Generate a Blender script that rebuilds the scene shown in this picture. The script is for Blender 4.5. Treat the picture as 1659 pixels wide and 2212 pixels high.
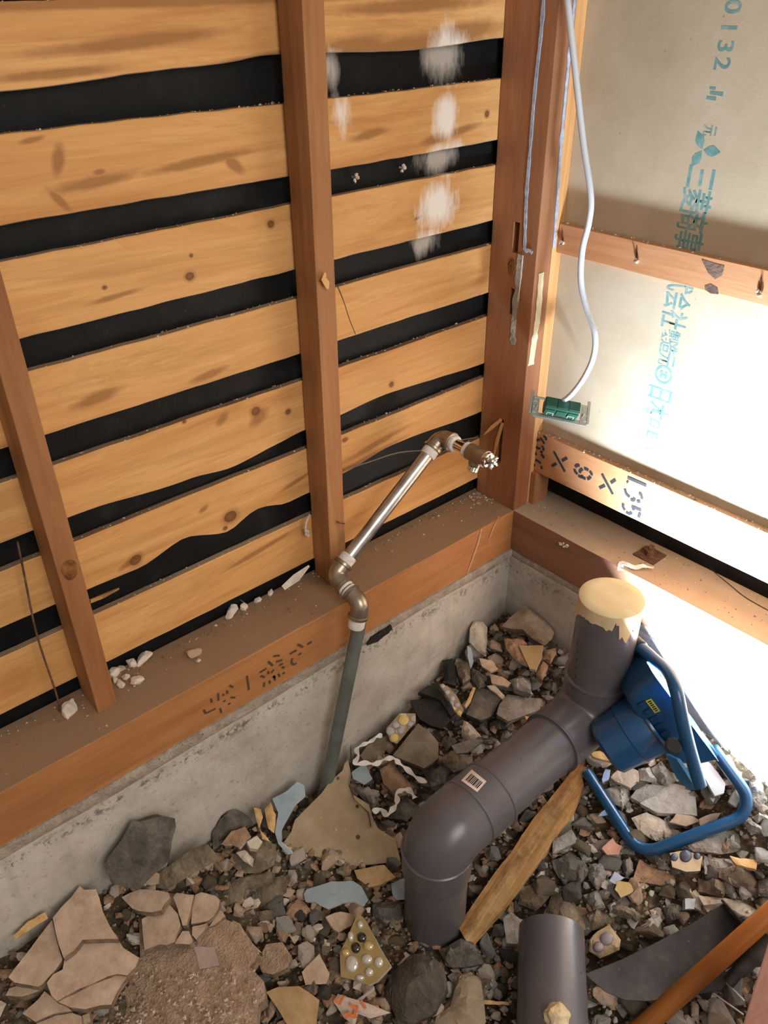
import bpy, bmesh, math, random
from mathutils import Vector, Matrix, noise
for o in list(bpy.data.objects): bpy.data.objects.remove(o)
SC = bpy.context.scene
COL = SC.collection
V = Vector
# ---------------------------------------------------------------- camera, world, light, exposure
# world axes: x runs along the back wall to the right, y runs along the left wall into the corner, z up.
# The inner arris of the two sill beams meets the corner post at the origin.
F_PX, CX, CY = 1757.2, 829.5, 1106.0
CAM = V((0.96693, -1.21714, 0.99616))
FW = V((-0.634752, 0.546823, -0.545962)); RT = V((0.658346, 0.752626, -0.011602)); UP = V((-0.404561, 0.366796, 0.837730))
cd = bpy.data.cameras.new('camera'); cam = bpy.data.objects.new('camera', cd); COL.objects.link(cam)
M = Matrix.Identity(4)
for i in range(3):
    M[i][0], M[i][1], M[i][2], M[i][3] = RT[i], UP[i], -FW[i], CAM[i]
cam.matrix_world = M
cd.sensor_fit = 'HORIZONTAL'; cd.sensor_width = 36.0; cd.lens = 36.0 * F_PX / 1659.0
cd.clip_start = 0.02
SC.camera = cam
SC.view_settings.view_transform = 'Standard'; SC.view_settings.look = 'None'
SC.view_settings.gamma = 1.0; SC.view_settings.use_curve_mapping = False
SC.view_settings.exposure = 0.0
SC.cycles.use_denoising = True
SC.cycles.max_bounces = 8; SC.cycles.diffuse_bounces = 6
SC.cycles.sample_clamp_indirect = 6.0
w = bpy.data.worlds.new('daylight'); SC.world = w; w.use_nodes = True
w.node_tree.nodes['Background'].inputs[0].default_value = (1.0, 0.91, 0.82, 1)
w.node_tree.nodes['Background'].inputs[1].default_value = 0.40
def area(name, loc, target, sx, sy, power, col):
    l = bpy.data.lights.new(name, 'AREA'); l.shape = 'RECTANGLE'; l.size = sx; l.size_y = sy
    l.energy = power; l.color = col
    o = bpy.data.objects.new(name, l); COL.objects.link(o); o.location = loc
    o.rotation_euler = (V(target) - V(loc)).to_track_quat('-Z', 'Y').to_euler()
    return o
area('window_daylight', (2.9, -1.1, 2.0), (0.0, -0.4, 0.0), 1.5, 1.5, 52.0, (1.0, 0.94, 0.88))
LAMP_POWER = 82.0
# ---------------------------------------------------------------- helpers
def ray(u, v): return FW + RT * ((u - CX) / F_PX) - UP * ((v - CY) / F_PX)
def on_x(u, v, x): d = ray(u, v); return CAM + d * ((x - CAM.x) / d.x)
def on_y(u, v, y): d = ray(u, v); return CAM + d * ((y - CAM.y) / d.y)
def on_z(u, v, z): d = ray(u, v); return CAM + d * ((z - CAM.z) / d.z)
def on_plane(u, v, c, n): d = ray(u, v); return CAM + d * ((c - CAM).dot(n) / d.dot(n))
def at_depth(u, v, t): return CAM + ray(u, v) * t
def lin(c):
    if isinstance(c, str): c = tuple(int(c[i:i+2], 16) / 255 for i in (0, 2, 4))
    return tuple((x / 12.92 if x <= .04045 else ((x + .055) / 1.055) ** 2.4) for x in c[:3]) + (1,)
def tag(o, label=None, cat=None, group=None, kind=None):
    if label: o['label'] = label
    if cat: o['category'] = cat
    if group: o['group'] = group
    if kind: o['kind'] = kind
    return o
def link_mesh(name, me, mats, parent=None, loc=None):
    o = bpy.data.objects.new(name, me); COL.objects.link(o)
    for m in (mats if isinstance(mats, (list, tuple)) else [mats]):
        if m and len(me.materials) < 8: me.materials.append(m)
    if loc is not None: o.location = loc
    if parent is not None:
        o.parent = parent
        if loc is None: pass
    return o
def obj(name, bm, mats, parent=None, origin=None, smooth=False):
    """links a bmesh built in world space as one mesh object; origin becomes its local zero"""
    org = V(origin) if origin is not None else (parent_origin(parent) if parent else V((0, 0, 0)))
    for v in bm.verts: v.co -= org
    bmesh.ops.recalc_face_normals(bm, faces=bm.faces[:])
    me = bpy.data.meshes.new(name); bm.to_mesh(me); bm.free()
    if smooth:
        for p in me.polygons: p.use_smooth = True
        if smooth != True:
            try: me.set_sharp_from_angle(angle=math.radians(smooth))
            except Exception: pass
    o = link_mesh(name, me, mats)
    if parent is not None:
        o.parent = parent; o.location = org - parent_origin(parent)
    else: o.location = org
    return o
def parent_origin(p):
    r = V((0, 0, 0))
    while p is not None: r += p.location; p = p.parent
    return r
def empty(name, loc, label, cat, group=None):
    o = bpy.data.objects.new(name, None); COL.objects.link(o); o.location = loc; o.empty_display_size = .02
    return tag(o, label, cat, group)
def box(bm, a, b, bev=0.0, mat=0):
    a, b = V(a), V(b)
    r = bmesh.ops.create_cube(bm, size=1.0)
    vs = r['verts']; c = (a + b) / 2; s = b - a
    for v in vs: v.co = V((v.co.x * s.x + c.x, v.co.y * s.y + c.y, v.co.z * s.z + c.z))
    fs = list({f for v in vs for f in v.link_faces})
    for f in fs: f.material_index = mat
    if bev:
        es = list({e for v in vs for e in v.link_edges})
        bmesh.ops.bevel(bm, geom=es, offset=bev, segments=2, affect='EDGES', profile=.6)
    return vs
def obox(bm, c, ax, ay, az, sx, sy, sz, bev=0.0, mat=0):
    """oriented box: centre, three unit axes, sizes"""
    n0 = len(bm.verts)
    t = bmesh.new(); box(t, (-sx/2, -sy/2, -sz/2), (sx/2, sy/2, sz/2), bev)
    mp = {}
    for v in t.verts: mp[v] = bm.verts.new(V(c) + ax * v.co.x + ay * v.co.y + az * v.co.z)
    for f in t.faces:
        nf = bm.faces.new([mp[v] for v in f.verts]); nf.material_index = mat
    t.free()
def frame_of(d):
    d = d.normalized(); a = V((0, 0, 1)) if abs(d.z) < .9 else V((1, 0, 0))
    s = d.cross(a).normalized(); return s, s.cross(d).normalized()
def tube(bm, pts, rad, seg=20, caps=True, mat=0):
    """swept round bar along points; rad is a number or one per point"""
    pts = [V(p) for p in pts]; n = len(pts)
    rr = rad if isinstance(rad, (list, tuple)) else [rad] * n
    rings = []; s = None
    for i, p in enumerate(pts):
        if i == 0: d = pts[1] - pts[0]
        elif i == n - 1: d = pts[-1] - pts[-2]
        else:
            a, b = pts[i] - pts[i-1], pts[i+1] - pts[i]
            d = (a.normalized() if a.length > 1e-9 else V()) + (b.normalized() if b.length > 1e-9 else V())
        d = d.normalized() if d.length > 1e-9 else V((0, 0, 1))
        if s is None: s, t = frame_of(d)
        else:
            s = (s - d * s.dot(d)).normalized(); t = s.cross(d).normalized()
        rings.append([bm.verts.new(p + (s * math.cos(2*math.pi*k/seg) + t * math.sin(2*math.pi*k/seg)) * rr[i]) for k in range(seg)])
    for i in range(n - 1):
        for k in range(seg):
            f = bm.faces.new((rings[i][k], rings[i][(k+1) % seg], rings[i+1][(k+1) % seg], rings[i+1][k])); f.material_index = mat
    if caps:
        for r in (rings[0], rings[-1]):
            f = bm.faces.new(r); f.material_index = mat
    return rings
def pipe(bm, a, b, ro, ri, seg=40):
    """hollow straight pipe"""
    a, b = V(a), V(b); s, t = frame_of(b - a); R = []
    for p, r in ((a, ri), (a, ro), (b, ro), (b, ri)):
        R.append([bm.verts.new(p + (s*math.cos(2*math.pi*k/seg) + t*math.sin(2*math.pi*k/seg)) * r) for k in range(seg)])
    for i in range(4):
        j = (i + 1) % 4
        for k in range(seg): bm.faces.new((R[i][k], R[i][(k+1) % seg], R[j][(k+1) % seg], R[j][k]))
def bend(a, corner, b, radius, n=10):
    """path a -> corner -> b with a rounded corner"""
    a, c, b = V(a), V(corner), V(b); da = (a - c).normalized(); db = (b - c).normalized()
    ang = da.angle(db); L = radius / math.tan(ang / 2)
    p0, p1 = c + da * L, c + db * L
    ctr = c + (da + db).normalized() * (radius / math.sin(ang / 2))
    u = p0 - ctr; v = p1 - ctr; th = u.angle(v); out = [a]
    for i in range(n + 1):
        f = i / n; out.append(ctr + (u * math.sin((1-f)*th) + v * math.sin(f*th)) / math.sin(th))
    return out + [b]
def smooth_path(pts, n=8):
    pts = [V(p) for p in pts]; out = []
    for i in range(len(pts) - 1):
        p0 = pts[max(0, i-1)]; p1 = pts[i]; p2 = pts[i+1]; p3 = pts[min(len(pts)-1, i+2)]
        for k in range(n):
            t = k / n
            out.append(.5*((2*p1) + (p2-p0)*t + (2*p0-5*p1+4*p2-p3)*t*t + (3*p1-p0-3*p2+p3)*t**3))
    return out + [pts[-1]]
def ribbon(bm, pts, n, wdt, thick=0.0, mat=0):
    """flat strip of given width along points lying across normal n (n may be one per point)"""
    pts = [V(p) for p in pts]; L = []
    for i, p in enumerate(pts):
        d = (pts[min(i+1, len(pts)-1)] - pts[max(i-1, 0)]).normalized()
        nn = V(n[i]) if isinstance(n, list) else V(n)
        s = d.cross(nn).normalized()
        ww = wdt[i] if isinstance(wdt, (list, tuple)) else wdt
        row = [p + s*ww/2, p - s*ww/2]
        if thick: row += [p - s*ww/2 - nn.normalized()*thick, p + s*ww/2 - nn.normalized()*thick]
        L.append([bm.verts.new(q) for q in row])
    m = len(L[0])
    for i in range(len(L) - 1):
        for k in range(m if m > 2 else 1):
            f = bm.faces.new((L[i][k], L[i][(k+1) % m], L[i+1][(k+1) % m], L[i+1][k])); f.material_index = mat
    if m > 2:
        bm.faces.new(L[0]).material_index = mat; bm.faces.new(L[-1]).material_index = mat
def displace(bm, amp, scale, seed, keep=None):
    for v in bm.verts:
        p = v.co * scale + V((seed * 3.7, seed * 1.3, seed * .7))
        v.co += noise.noise_vector(p) * amp
# ---------------------------------------------------------------- materials
class NT:
    def __init__(s, name):
        s.m = bpy.data.materials.new(name); s.m.use_nodes = True; s.t = s.m.node_tree
        s.b = s.t.nodes['Principled BSDF']
    def n(s, typ, **k):
        nd = s.t.nodes.new(typ)
        for a, b in k.items(): setattr(nd, a, b)
        return nd
    def l(s, a, b): s.t.links.new(a, b)
    def val(s, x, sock):
        if hasattr(x, 'is_linked') or hasattr(x, 'links'): s.l(x, sock)
        else: sock.default_value = x
    def math(s, op, a, b=0.0, c=None, clamp=False):
        nd = s.n('ShaderNodeMath', operation=op, use_clamp=clamp); s.val(a, nd.inputs[0]); s.val(b, nd.inputs[1])
        if c is not None: s.val(c, nd.inputs[2])
        return nd.outputs[0]
    def coords(s, kind='Object', scale=(1, 1, 1), rnd=True, loc=(0, 0, 0)):
        if kind == 'Position': src = s.n('ShaderNodeNewGeometry').outputs['Position']
        else: src = s.n('ShaderNodeTexCoord').outputs[kind]
        mp = s.n('ShaderNodeMapping'); mp.inputs['Scale'].default_value = scale; mp.inputs['Location'].default_value = loc
        s.l(src, mp.inputs['Vector'])
        if rnd:
            r = s.n('ShaderNodeObjectInfo').outputs['Random']
            mul = s.n('ShaderNodeVectorMath', operation='ADD'); s.l(mp.outputs[0], mul.inputs[0])
            sc = s.math('MULTIPLY', r, 37.0); cb = s.n('ShaderNodeCombineXYZ')
            for i in range(3): s.l(sc, cb.inputs[i])
            s.l(cb.outputs[0], mul.inputs[1]); return mul.outputs[0]
        return mp.outputs[0]
    def noise(s, vec, scale, detail=5, rough=.55, dist=0.0):
        nd = s.n('ShaderNodeTexNoise'); s.l(vec, nd.inputs['Vector'])
        nd.inputs['Scale'].default_value = scale; nd.inputs['Detail'].default_value = detail
        nd.inputs['Roughness'].default_value = rough; nd.inputs['Distortion'].default_value = dist
        return nd.outputs['Fac']
    def vor(s, vec, scale, feat='F1', rnd=1.0):
        nd = s.n('ShaderNodeTexVoronoi', feature=feat); s.l(vec, nd.inputs['Vector']); nd.inputs['Scale'].default_value = scale
        nd.inputs['Randomness'].default_value = rnd
        return nd
    def ramp(s, fac, stops, interp='LINEAR'):
        nd = s.n('ShaderNodeValToRGB'); nd.color_ramp.interpolation = interp; s.l(fac, nd.inputs[0])
        el = nd.color_ramp.elements
        while len(el) < len(stops): el.new(.5)
        for e, (p, c) in zip(el, stops):
            e.position = p; e.color = lin(c) if isinstance(c, str) else (c, c, c, 1)
        return nd.outputs[0]
    def mix(s, fac, a, b, mode='MIX'):
        nd = s.n('ShaderNodeMix', data_type='RGBA', blend_type=mode)
        s.val(fac, nd.inputs[0])
        for x, k in ((a, 6), (b, 7)):
            if isinstance(x, str): nd.inputs[k].default_value = lin(x)
            else: s.val(x, nd.inputs[k])
        return nd.outputs[2]
    def bump(s, h, strength=.3, dist=.002, prev=None):
        nd = s.n('ShaderNodeBump'); nd.inputs['Strength'].default_value = strength; nd.inputs['Distance'].default_value = dist
        s.l(h, nd.inputs['Height'])
        if prev is not None: s.l(prev, nd.inputs['Normal'])
        return nd.outputs[0]
    def out(s, col=None, rough=.7, normal=None, metal=0.0, spec=.5, coat=0.0):
        b = s.b
        if col is not None:
            if isinstance(col, str): b.inputs['Base Color'].default_value = lin(col)
            else: s.l(col, b.inputs['Base Color'])
        s.val(rough, b.inputs['Roughness']); b.inputs['Metallic'].default_value = metal
        b.inputs['Specular IOR Level'].default_value = spec
        if coat: b.inputs['Coat Weight'].default_value = coat
        if normal is not None: s.l(normal, b.inputs['Normal'])
        return s.m
def plain(name, col, rough=.6, metal=0.0, spec=.5): return NT(name).out(col, rough, None, metal, spec)
def speck(name, cols, scale=40, rough=.85, bump=.4, bd=.003, spec=.25):
    """mottled matte material: three colours over noise plus fine grain"""
    t = NT(name); c = t.coords(); n1 = t.noise(c, scale, 6, .65); n2 = t.noise(c, scale * 5, 3, .6)
    n3 = t.noise(c, scale * .22, 3, .5)
    col = t.ramp(n1, [(.33, cols[0]), (.5, cols[1]), (.68, cols[2])])
    col = t.mix(t.ramp(n3, [(.3, .0), (.75, .55)]), col, cols[0])
    col = t.mix(t.ramp(n2, [(.62, .0), (.72, .45)]), col, cols[2])
    col = t.mix(t.ramp(n2, [(.28, .5), (.36, .0)]), col, cols[0])
    return t.out(col, rough, t.bump(t.math('ADD', n1, n2), bump, bd), 0, spec)
def wood(name, dark, mid, light, axis, knots=.86, knotcol='6b4023', dust=None, dustamt=.0, smear=None, streak=.5, along=1.3, across=11.0, rough=.62, spots=False, blot=0):
    t = NT(name)
    sc = [across] * 3; sc[axis] = along
    c = t.coords('Object', tuple(sc))
    n1 = t.noise(c, 1.0, 6, .6, .6)
    fs = [120.0] * 3; fs[axis] = 4.0
    cf = t.coords('Object', tuple(fs)); n2 = t.noise(cf, 1.0, 4, .6)
    col = t.ramp(n1, [(.28, dark), (.46, mid), (.68, light)])
    rings = t.math('FRACT', t.math('MULTIPLY', n1, 15.0))
    col = t.mix(t.ramp(rings, [(.55, .0), (.97, .32 * streak), (1.0, .0)]), col, dark)
    col = t.mix(t.ramp(n2, [(.35, .35 * streak), (.55, .0)]), col, dark)
    ks = [9.0] * 3; ks[axis] = 3.6
    ck = t.coords('Object', tuple(ks)); vo = t.vor(ck, 1.0)
    sep = t.n('ShaderNodeSeparateColor'); t.l(vo.outputs['Color'], sep.inputs[0])
    pick = t.math('GREATER_THAN', sep.outputs[0], knots)
    dd = t.math('ADD', vo.outputs['Distance'], t.math('MULTIPLY', t.math('SUBTRACT', n1, .5), .12))
    kn = t.math('MULTIPLY', t.ramp(dd, [(.05, .95), (.13, .55), (.22, .0)]), pick)
    col = t.mix(kn, col, knotcol)
    ps = [26.0] * 3; ps[axis] = 2.2
    patch = t.noise(t.coords('Object', tuple(ps)), 1.0, 5, .65, .5)
    col = t.mix(t.ramp(patch, [(.5, .0), (.72, .6)]), col, dark)
    if dust:
        g = t.n('ShaderNodeNewGeometry'); sp = t.n('ShaderNodeSeparateXYZ'); t.l(g.outputs['Normal'], sp.inputs[0])
        up = t.ramp(sp.outputs[2], [(.6, .0), (.85, 1.0)])
        dn = t.ramp(t.noise(t.coords('Object', (14, 14, 14)), 1.0, 6, .65), [(.25, .75), (.75, 1.0)])
        col = t.mix(t.math('MULTIPLY', up, t.math('MULTIPLY', dn, dustamt)), col, dust)
    if blot: col = t.mix(t.math('MULTIPLY', t.ramp(t.noise(t.coords('Object', (14, 22, 22)), 1.0, 5, .65), [(.48, .0), (.66, 1.0)]), blot), col, knotcol)
    if spots: col = spot_mix(t, col)
    if smear: col = smear_mix(t, col, smear)
    return t.out(col, rough, t.bump(n2, .25, .0012), 0, .3)
def smear_mix(t, col, amt):
    """old white plaster splashed down the left wall in one streak"""
    g = t.n('ShaderNodeNewGeometry'); sp = t.n('ShaderNodeSeparateXYZ'); t.l(g.outputs['Position'], sp.inputs[0])
    y, z = sp.outputs[1], sp.outputs[2]
    nz = t.noise(t.coords('Position', (22, 30, 9), False), 1.0, 6, .7)
    tot = None
    for (yc, zc, ry, rz, k) in SMEARS:
        a = t.math('DIVIDE', t.math('SUBTRACT', y, yc), ry); b = t.math('DIVIDE', t.math('SUBTRACT', z, zc), rz)
        d = t.math('SUBTRACT', 1.0, t.math('SQRT', t.math('ADD', t.math('MULTIPLY', a, a), t.math('MULTIPLY', b, b))), clamp=True)
        d = t.math('MULTIPLY', d, k)
        tot = d if tot is None else t.math('MAXIMUM', tot, d)
    mk = t.math('MULTIPLY', t.ramp(t.math('ADD', tot, t.math('MULTIPLY', t.math('SUBTRACT', nz, .5), 1.3)), [(.30, .0), (.72, .95)]),
                t.ramp(tot, [(.0, .0), (.12, 1.0)]))
    return t.mix(t.math('MULTIPLY', mk, amt), col, 'efe6dc')
def spot_mix(t, col):
    """knots and brown resin streaks of the sheathing boards, each at its own place on the wall"""
    g = t.n('ShaderNodeNewGeometry'); sp = t.n('ShaderNodeSeparateXYZ'); t.l(g.outputs['Position'], sp.inputs[0])
    y, z = sp.outputs[1], sp.outputs[2]
    nz = t.noise(t.coords('Position', (40, 40, 60), False), 1.0, 4, .6)
    soft = hard = None
    for (u, v, ry, rz, rot, kd) in SPOTS:
        c = on_x(u, v, -.1155); ca, sa = math.cos(rot), math.sin(rot)
        dy, dz = t.math('SUBTRACT', y, c.y), t.math('SUBTRACT', z, c.z)
        a = t.math('ADD', t.math('MULTIPLY', dy, ca/ry), t.math('MULTIPLY', dz, sa/ry))
        b = t.math('SUBTRACT', t.math('MULTIPLY', dz, ca/rz), t.math('MULTIPLY', dy, sa/rz))
        d = t.math('SUBTRACT', 1.0, t.math('SQRT', t.math('ADD', t.math('MULTIPLY', a, a), t.math('MULTIPLY', b, b))), clamp=True)
        if kd: hard = d if hard is None else t.math('MAXIMUM', hard, d)
        else: soft = d if soft is None else t.math('MAXIMUM', soft, d)
    s = t.math('ADD', soft, t.math('MULTIPLY', t.math('SUBTRACT', nz, .5), .5))
    col = t.mix(t.math('MULTIPLY', t.ramp(s, [(.12, .0), (.6, .75)]), t.ramp(soft, [(.0, .0), (.1, 1.0)])), col, '8d5d33')
    col = t.mix(t.ramp(hard, [(.0, .0), (.45, .45), (.5, .95), (1.0, .8)]), col, '6a4020')
    return col
SPOTS = [(890,100,.26,.026,.05,0),(1000,70,.14,.022,.08,0),(760,100,.12,.02,.05,0),(900,12,.25,.014,.02,0),(300,6,.6,.008,0,0),(560,128,.18,.010,.08,0),(126,345,.028,.012,1.2,0),(128,432,.030,.008,-.9,0),(70,302,.022,.005,.1,0),(506,356,.028,.012,-.7,0),(200,395,.09,.012,.05,0),(430,350,.13,.010,.06,0),(215,372,.012,.006,0,0),
 (300,90,.2,.012,.05,0),(120,160,.12,.008,.02,0),(940,300,.05,.012,.1,0),(1000,280,.06,.01,.1,0),(800,290,.06,.01,.1,0),(880,120,.10,.012,.1,0),(250,640,.06,.006,.05,0),
 (450,810,.05,.010,.1,0),(210,860,.06,.014,.1,0),(560,900,.03,.018,.5,0),(480,905,.02,.012,.6,0),(810,960,.12,.010,.12,0),(800,985,.14,.008,.1,0),(440,1100,.015,.008,.4,0),(640,1040,.06,.007,.2,0),(330,1215,.05,.008,.2,0),(280,1215,.03,.008,.3,0),(560,1190,.12,.008,.12,0),
 (410,597,.013,.011,0,1),(585,484,.011,.010,0,1),(413,552,.005,.005,0,1),(226,621,.006,.005,0,1),(498,1116,.024,.020,0,1),(293,1210,.020,.016,.4,1),(487,1141,.008,.007,0,1),(552,888,.016,.014,0,1),(622,889,.010,.009,0,1),(398,911,.006,.005,0,1),(1052,246,.010,.010,0,1),(845,830,.010,.010,0,1),(905,470,.016,.004,.2,1),(745,950,.012,.008,0,1),(1035,640,.006,.005,0,1)]
SMEARS = [(-.135, .895, .075, .07, 1.0), (-.135, .80, .05, .06, .9), (-.135, .735, .085, .045, 1.0),
          (-.15, .66, .075, .07, 1.0), (-.165, .60, .06, .05, .8), (-.37, .89, .035, .055, .75), (-.36, .83, .03, .05, .6)]
# ---------------------------------------------------------------- shared materials
M_BOARD = wood('sheathing_pine', 'a8713c', 'd09a5e', 'dcab6e', 1, knots=2, smear=1.0, streak=.55, spots=True)
M_BOARD_EDGE = wood('weathered_board_edge', '6b5342', '8a705a', 'b0977c', 1, smear=.6, knots=2)
M_STUD = wood('stud_pine', '7d4f2c', '996840', 'ad7e52', 2, knots=.8, knotcol='5a3015', across=14)
M_POST = wood('post_cypress', '7f4d2e', '9a6643', 'ab7a57', 2, knots=.93, knotcol='59361f', across=9)
M_STRIP = wood('edge_strip_pine', 'b07a48', 'cf9a62', 'dcae78', 2, knots=.95, across=12)
M_SILL = wood('sill_cypress', '84552f', 'a67043', 'b88252', 1, knots=2, dust='8d755e', dustamt=.9, across=9)
M_SILLB = wood('back_sill_cypress', '684330', '835942', '94694d', 0, knots=2, dust='ad9a83', dustamt=.95, across=9)
M_BAT = wood('batten_pine', '9f6a43', 'bd8257', 'cb966a', 0, knots=.9, knotcol='5c4036', dust='98795c', dustamt=.7, across=10)
M_SPLIT = wood('split_pine', '76502b', 'a87d48', 'd0a86e', 2, knots=2, across=26, along=2.5, streak=.9, rough=.8)
M_INK = plain('black_stencil_ink', '26272c', .8)
M_INKF = plain('faded_stencil_ink', '4d3c22', .85)
M_WHITE = speck('white_plaster_bits', ('b9ab9c', 'd9cdbf', 'ece3d8'), 60)
M_STEEL = NT('galvanised_steel').out('b9b8b4', .32, None, .9)
M_RUST = speck('rusty_iron', ('4a3426', '6d4c36', '8a6a4c'), 90, .8)

def felt_mat():
    t = NT('black_roofing_felt'); c = t.coords('Position', (1, 1, 1), False)
    n = t.noise(c, 18, 5, .6); n2 = t.noise(c, 160, 3, .6)
    col = t.ramp(n, [(.3, '151515'), (.6, '1f2021'), (.85, '3a3b3c')])
    col = t.mix(t.ramp(n2, [(.68, .0), (.78, .25)]), col, '8a8580')
    col = smear_mix(t, col, .8)
    return t.out(col, .55, t.bump(n, .5, .006), 0, .35)
def concrete_mat():
    t = NT('cast_concrete'); c = t.coords('Position', (1, 1, 1), False)
    n = t.noise(c, 9, 7, .65); n2 = t.noise(c, 70, 5, .65)
    col = t.ramp(n, [(.28, 'a0988c'), (.5, 'bdb5a9'), (.74, 'd0c9be')])
    col = t.mix(t.ramp(n2, [(.3, .5), (.42, .0)]), col, '7f766b')
    st = t.noise(t.coords('Position', (26, 26, 1.2), False), 1.0, 3, .5)
    col = t.mix(t.ramp(st, [(.6, .0), (.74, .35)]), col, '857b6a')
    ln = t.noise(t.coords('Position', (1.6, 1.6, 60), False), 1.0, 3, .5)
    col = t.mix(t.ramp(ln, [(.66, .0), (.72, .3)]), col, '6e675e')
    v = t.vor(c, 55); col = t.mix(t.ramp(v.outputs['Distance'], [(.06, .45), (.12, .0)]), col, '5d564e')
    g = t.n('ShaderNodeNewGeometry'); sp = t.n('ShaderNodeSeparateXYZ'); t.l(g.outputs['Position'], sp.inputs[0])
    band = t.math('SUBTRACT', 1.0, t.math('DIVIDE', t.math('ABSOLUTE', t.math('ADD', sp.outputs[2], .150)), .020), clamp=True)
    pit = t.ramp(t.math('ADD', t.noise(c, 85, 5, .75), t.math('MULTIPLY', t.noise(c, 14, 3), .5)), [(.76, .0), (.84, 1.0)])
    col = t.mix(t.math('MULTIPLY', t.math('MULTIPLY', band, pit), .8), col, '4f4a47')
    big = t.noise(c, 2.6, 4, .55); col = t.mix(t.ramp(big, [(.45, .0), (.72, .45)]), col, '8a8279')
    return t.out(col, .9, t.bump(t.math('ADD', n, n2), .45, .005), 0, .2)
def panel_mat():
    t = NT('insulation_board_paper'); c = t.coords('Position', (1, 1, 1), False)
    n = t.noise(c, 5, 6, .6); n2 = t.noise(t.coords('Position', (40, 40, 3), False), 1.0, 4, .6); n3 = t.noise(c, 240, 2, .5)
    col = t.ramp(n, [(.3, 'ad987c'), (.5, 'b7a388'), (.7, 'c1b097')])
    col = t.mix(t.ramp(n2, [(.7, .0), (.8, .3)]), col, 'd8d0c2')
    v = t.vor(c, 26); col = t.mix(t.ramp(v.outputs['Distance'], [(.035, .5), (.06, .0)]), col, '7d7362')
    return t.out(col, .55, t.bump(n3, .15, .001, t.bump(v.outputs['Distance'], .12, .002)), 0, .35)
def ground_mat():
    t = NT('dirt_and_dust'); c = t.coords('Position', (1, 1, 1), False)
    n = t.noise(c, 11, 7, .7); v = t.vor(c, 75); n2 = t.noise(c, 130, 4, .65)
    col = t.ramp(n, [(.3, '4d4236'), (.5, '75654f'), (.72, '9d8a72')])
    col = t.mix(t.ramp(v.outputs['Distance'], [(.15, .0), (.5, .5)]), col, '3a3027')
    col = t.mix(t.ramp(n2, [(.6, .0), (.72, .6)]), col, 'a8957c')
    return t.out(col, .95, t.bump(t.math('SUBTRACT', n2, v.outputs['Distance']), .8, .008), 0, .15)
M_FELT, M_CONC, M_PANEL, M_GROUND = felt_mat(), concrete_mat(), panel_mat(), ground_mat()
M_MORTAR = speck('rough_mortar', ('8d8072', 'a79a8a', 'bfb3a3'), 45, .95, .8, .005)

# ---------------------------------------------------------------- the setting
bm = bmesh.new()                                    # black felt behind the left boards
for i in range(61):
    for j in range(31): bm.verts.new((-.131 + .002 * noise.noise(V((i*.35, j*.5, 3))), .22 - i*.045, -.02 + j*.045))
bm.verts.ensure_lookup_table()
for i in range(60):
    for j in range(30): bm.faces.new([bm.verts[k] for k in (i*31+j, (i+1)*31+j, (i+1)*31+j+1, i*31+j+1)])
bmesh.ops.solidify(bm, geom=bm.faces[:], thickness=.003)
tag(obj('wall_left', bm, M_FELT), kind='structure')
bm = bmesh.new(); box(bm, (-.019, .075, .085), (2.4, .086, 1.35))
panel = tag(obj('wall_back', bm, M_PANEL, origin=(.5, .08, .5)), kind='structure')
bm = bmesh.new(); box(bm, (-.13, .15, -.02), (2.4, .155, 1.35))
tag(obj('wall_outer', bm, M_FELT), kind='structure')
def stem(name, a, b, face):
    bm = bmesh.new(); box(bm, a, b); bmesh.ops.subdivide_edges(bm, edges=bm.edges[:], cuts=24, use_grid_fill=True)
    for v in bm.verts:
        v.co += face * noise.noise(v.co * 9) * .0015
    tag(obj(name, bm, M_CONC, smooth=40), kind='structure')
stem('wall_base_left', (-.16, -2.5, -.75), (.001, .0, -.125), V((1, 0, 0)))
stem('wall_base_back', (-.16, -.001, -.75), (2.4, .16, -.125), V((0, -1, 0)))
def mortar(name, along):
    bm = bmesh.new()
    n = 150; rows = []
    for i in range(n + 1):
        s = i / n
        prof = [(-.10, -.104), (.004, -.104), (.006, -.112), (.006, -.122), (.0035, -.128), (-.10, -.130)]
        row = []
        for k, (o, z) in enumerate(prof):
            q = noise.noise(V((s * 60, k * 2.1, 7.0 if along else 3.0)))
            q2 = noise.noise(V((s * 14, k * 1.1, 1.0)))
            o2 = o - (0 if along else .0065) + (q * .003 + q2 * .002 if 0 < k < 5 else 0); z2 = z + (q2 * .006 + q * .003 if k in (3, 4) else 0)
            row.append(bm.verts.new((o2, .0 - 2.45*s, z2) if along else (-.02 + 2.4*s, -o2, z2)))
        rows.append(row)
    for i in range(n):
        for k in range(5): bm.faces.new((rows[i][k], rows[i][k+1], rows[i+1][k+1], rows[i+1][k]))
    tag(obj(name, bm, M_MORTAR, smooth=50), kind='structure')
stem('light_block_front', (.0, -1.75, -.75), (1.75, -1.58, 0), V((0, 1, 0)))  # unseen footing added behind the camera to block low world light
stem('light_block_right', (1.58, -1.6, -.75), (1.75, .0, 0), V((-1, 0, 0)))  # second unseen footing, added to keep low light off the left side
mortar('trim_1', True); mortar('trim_2', False)

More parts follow.
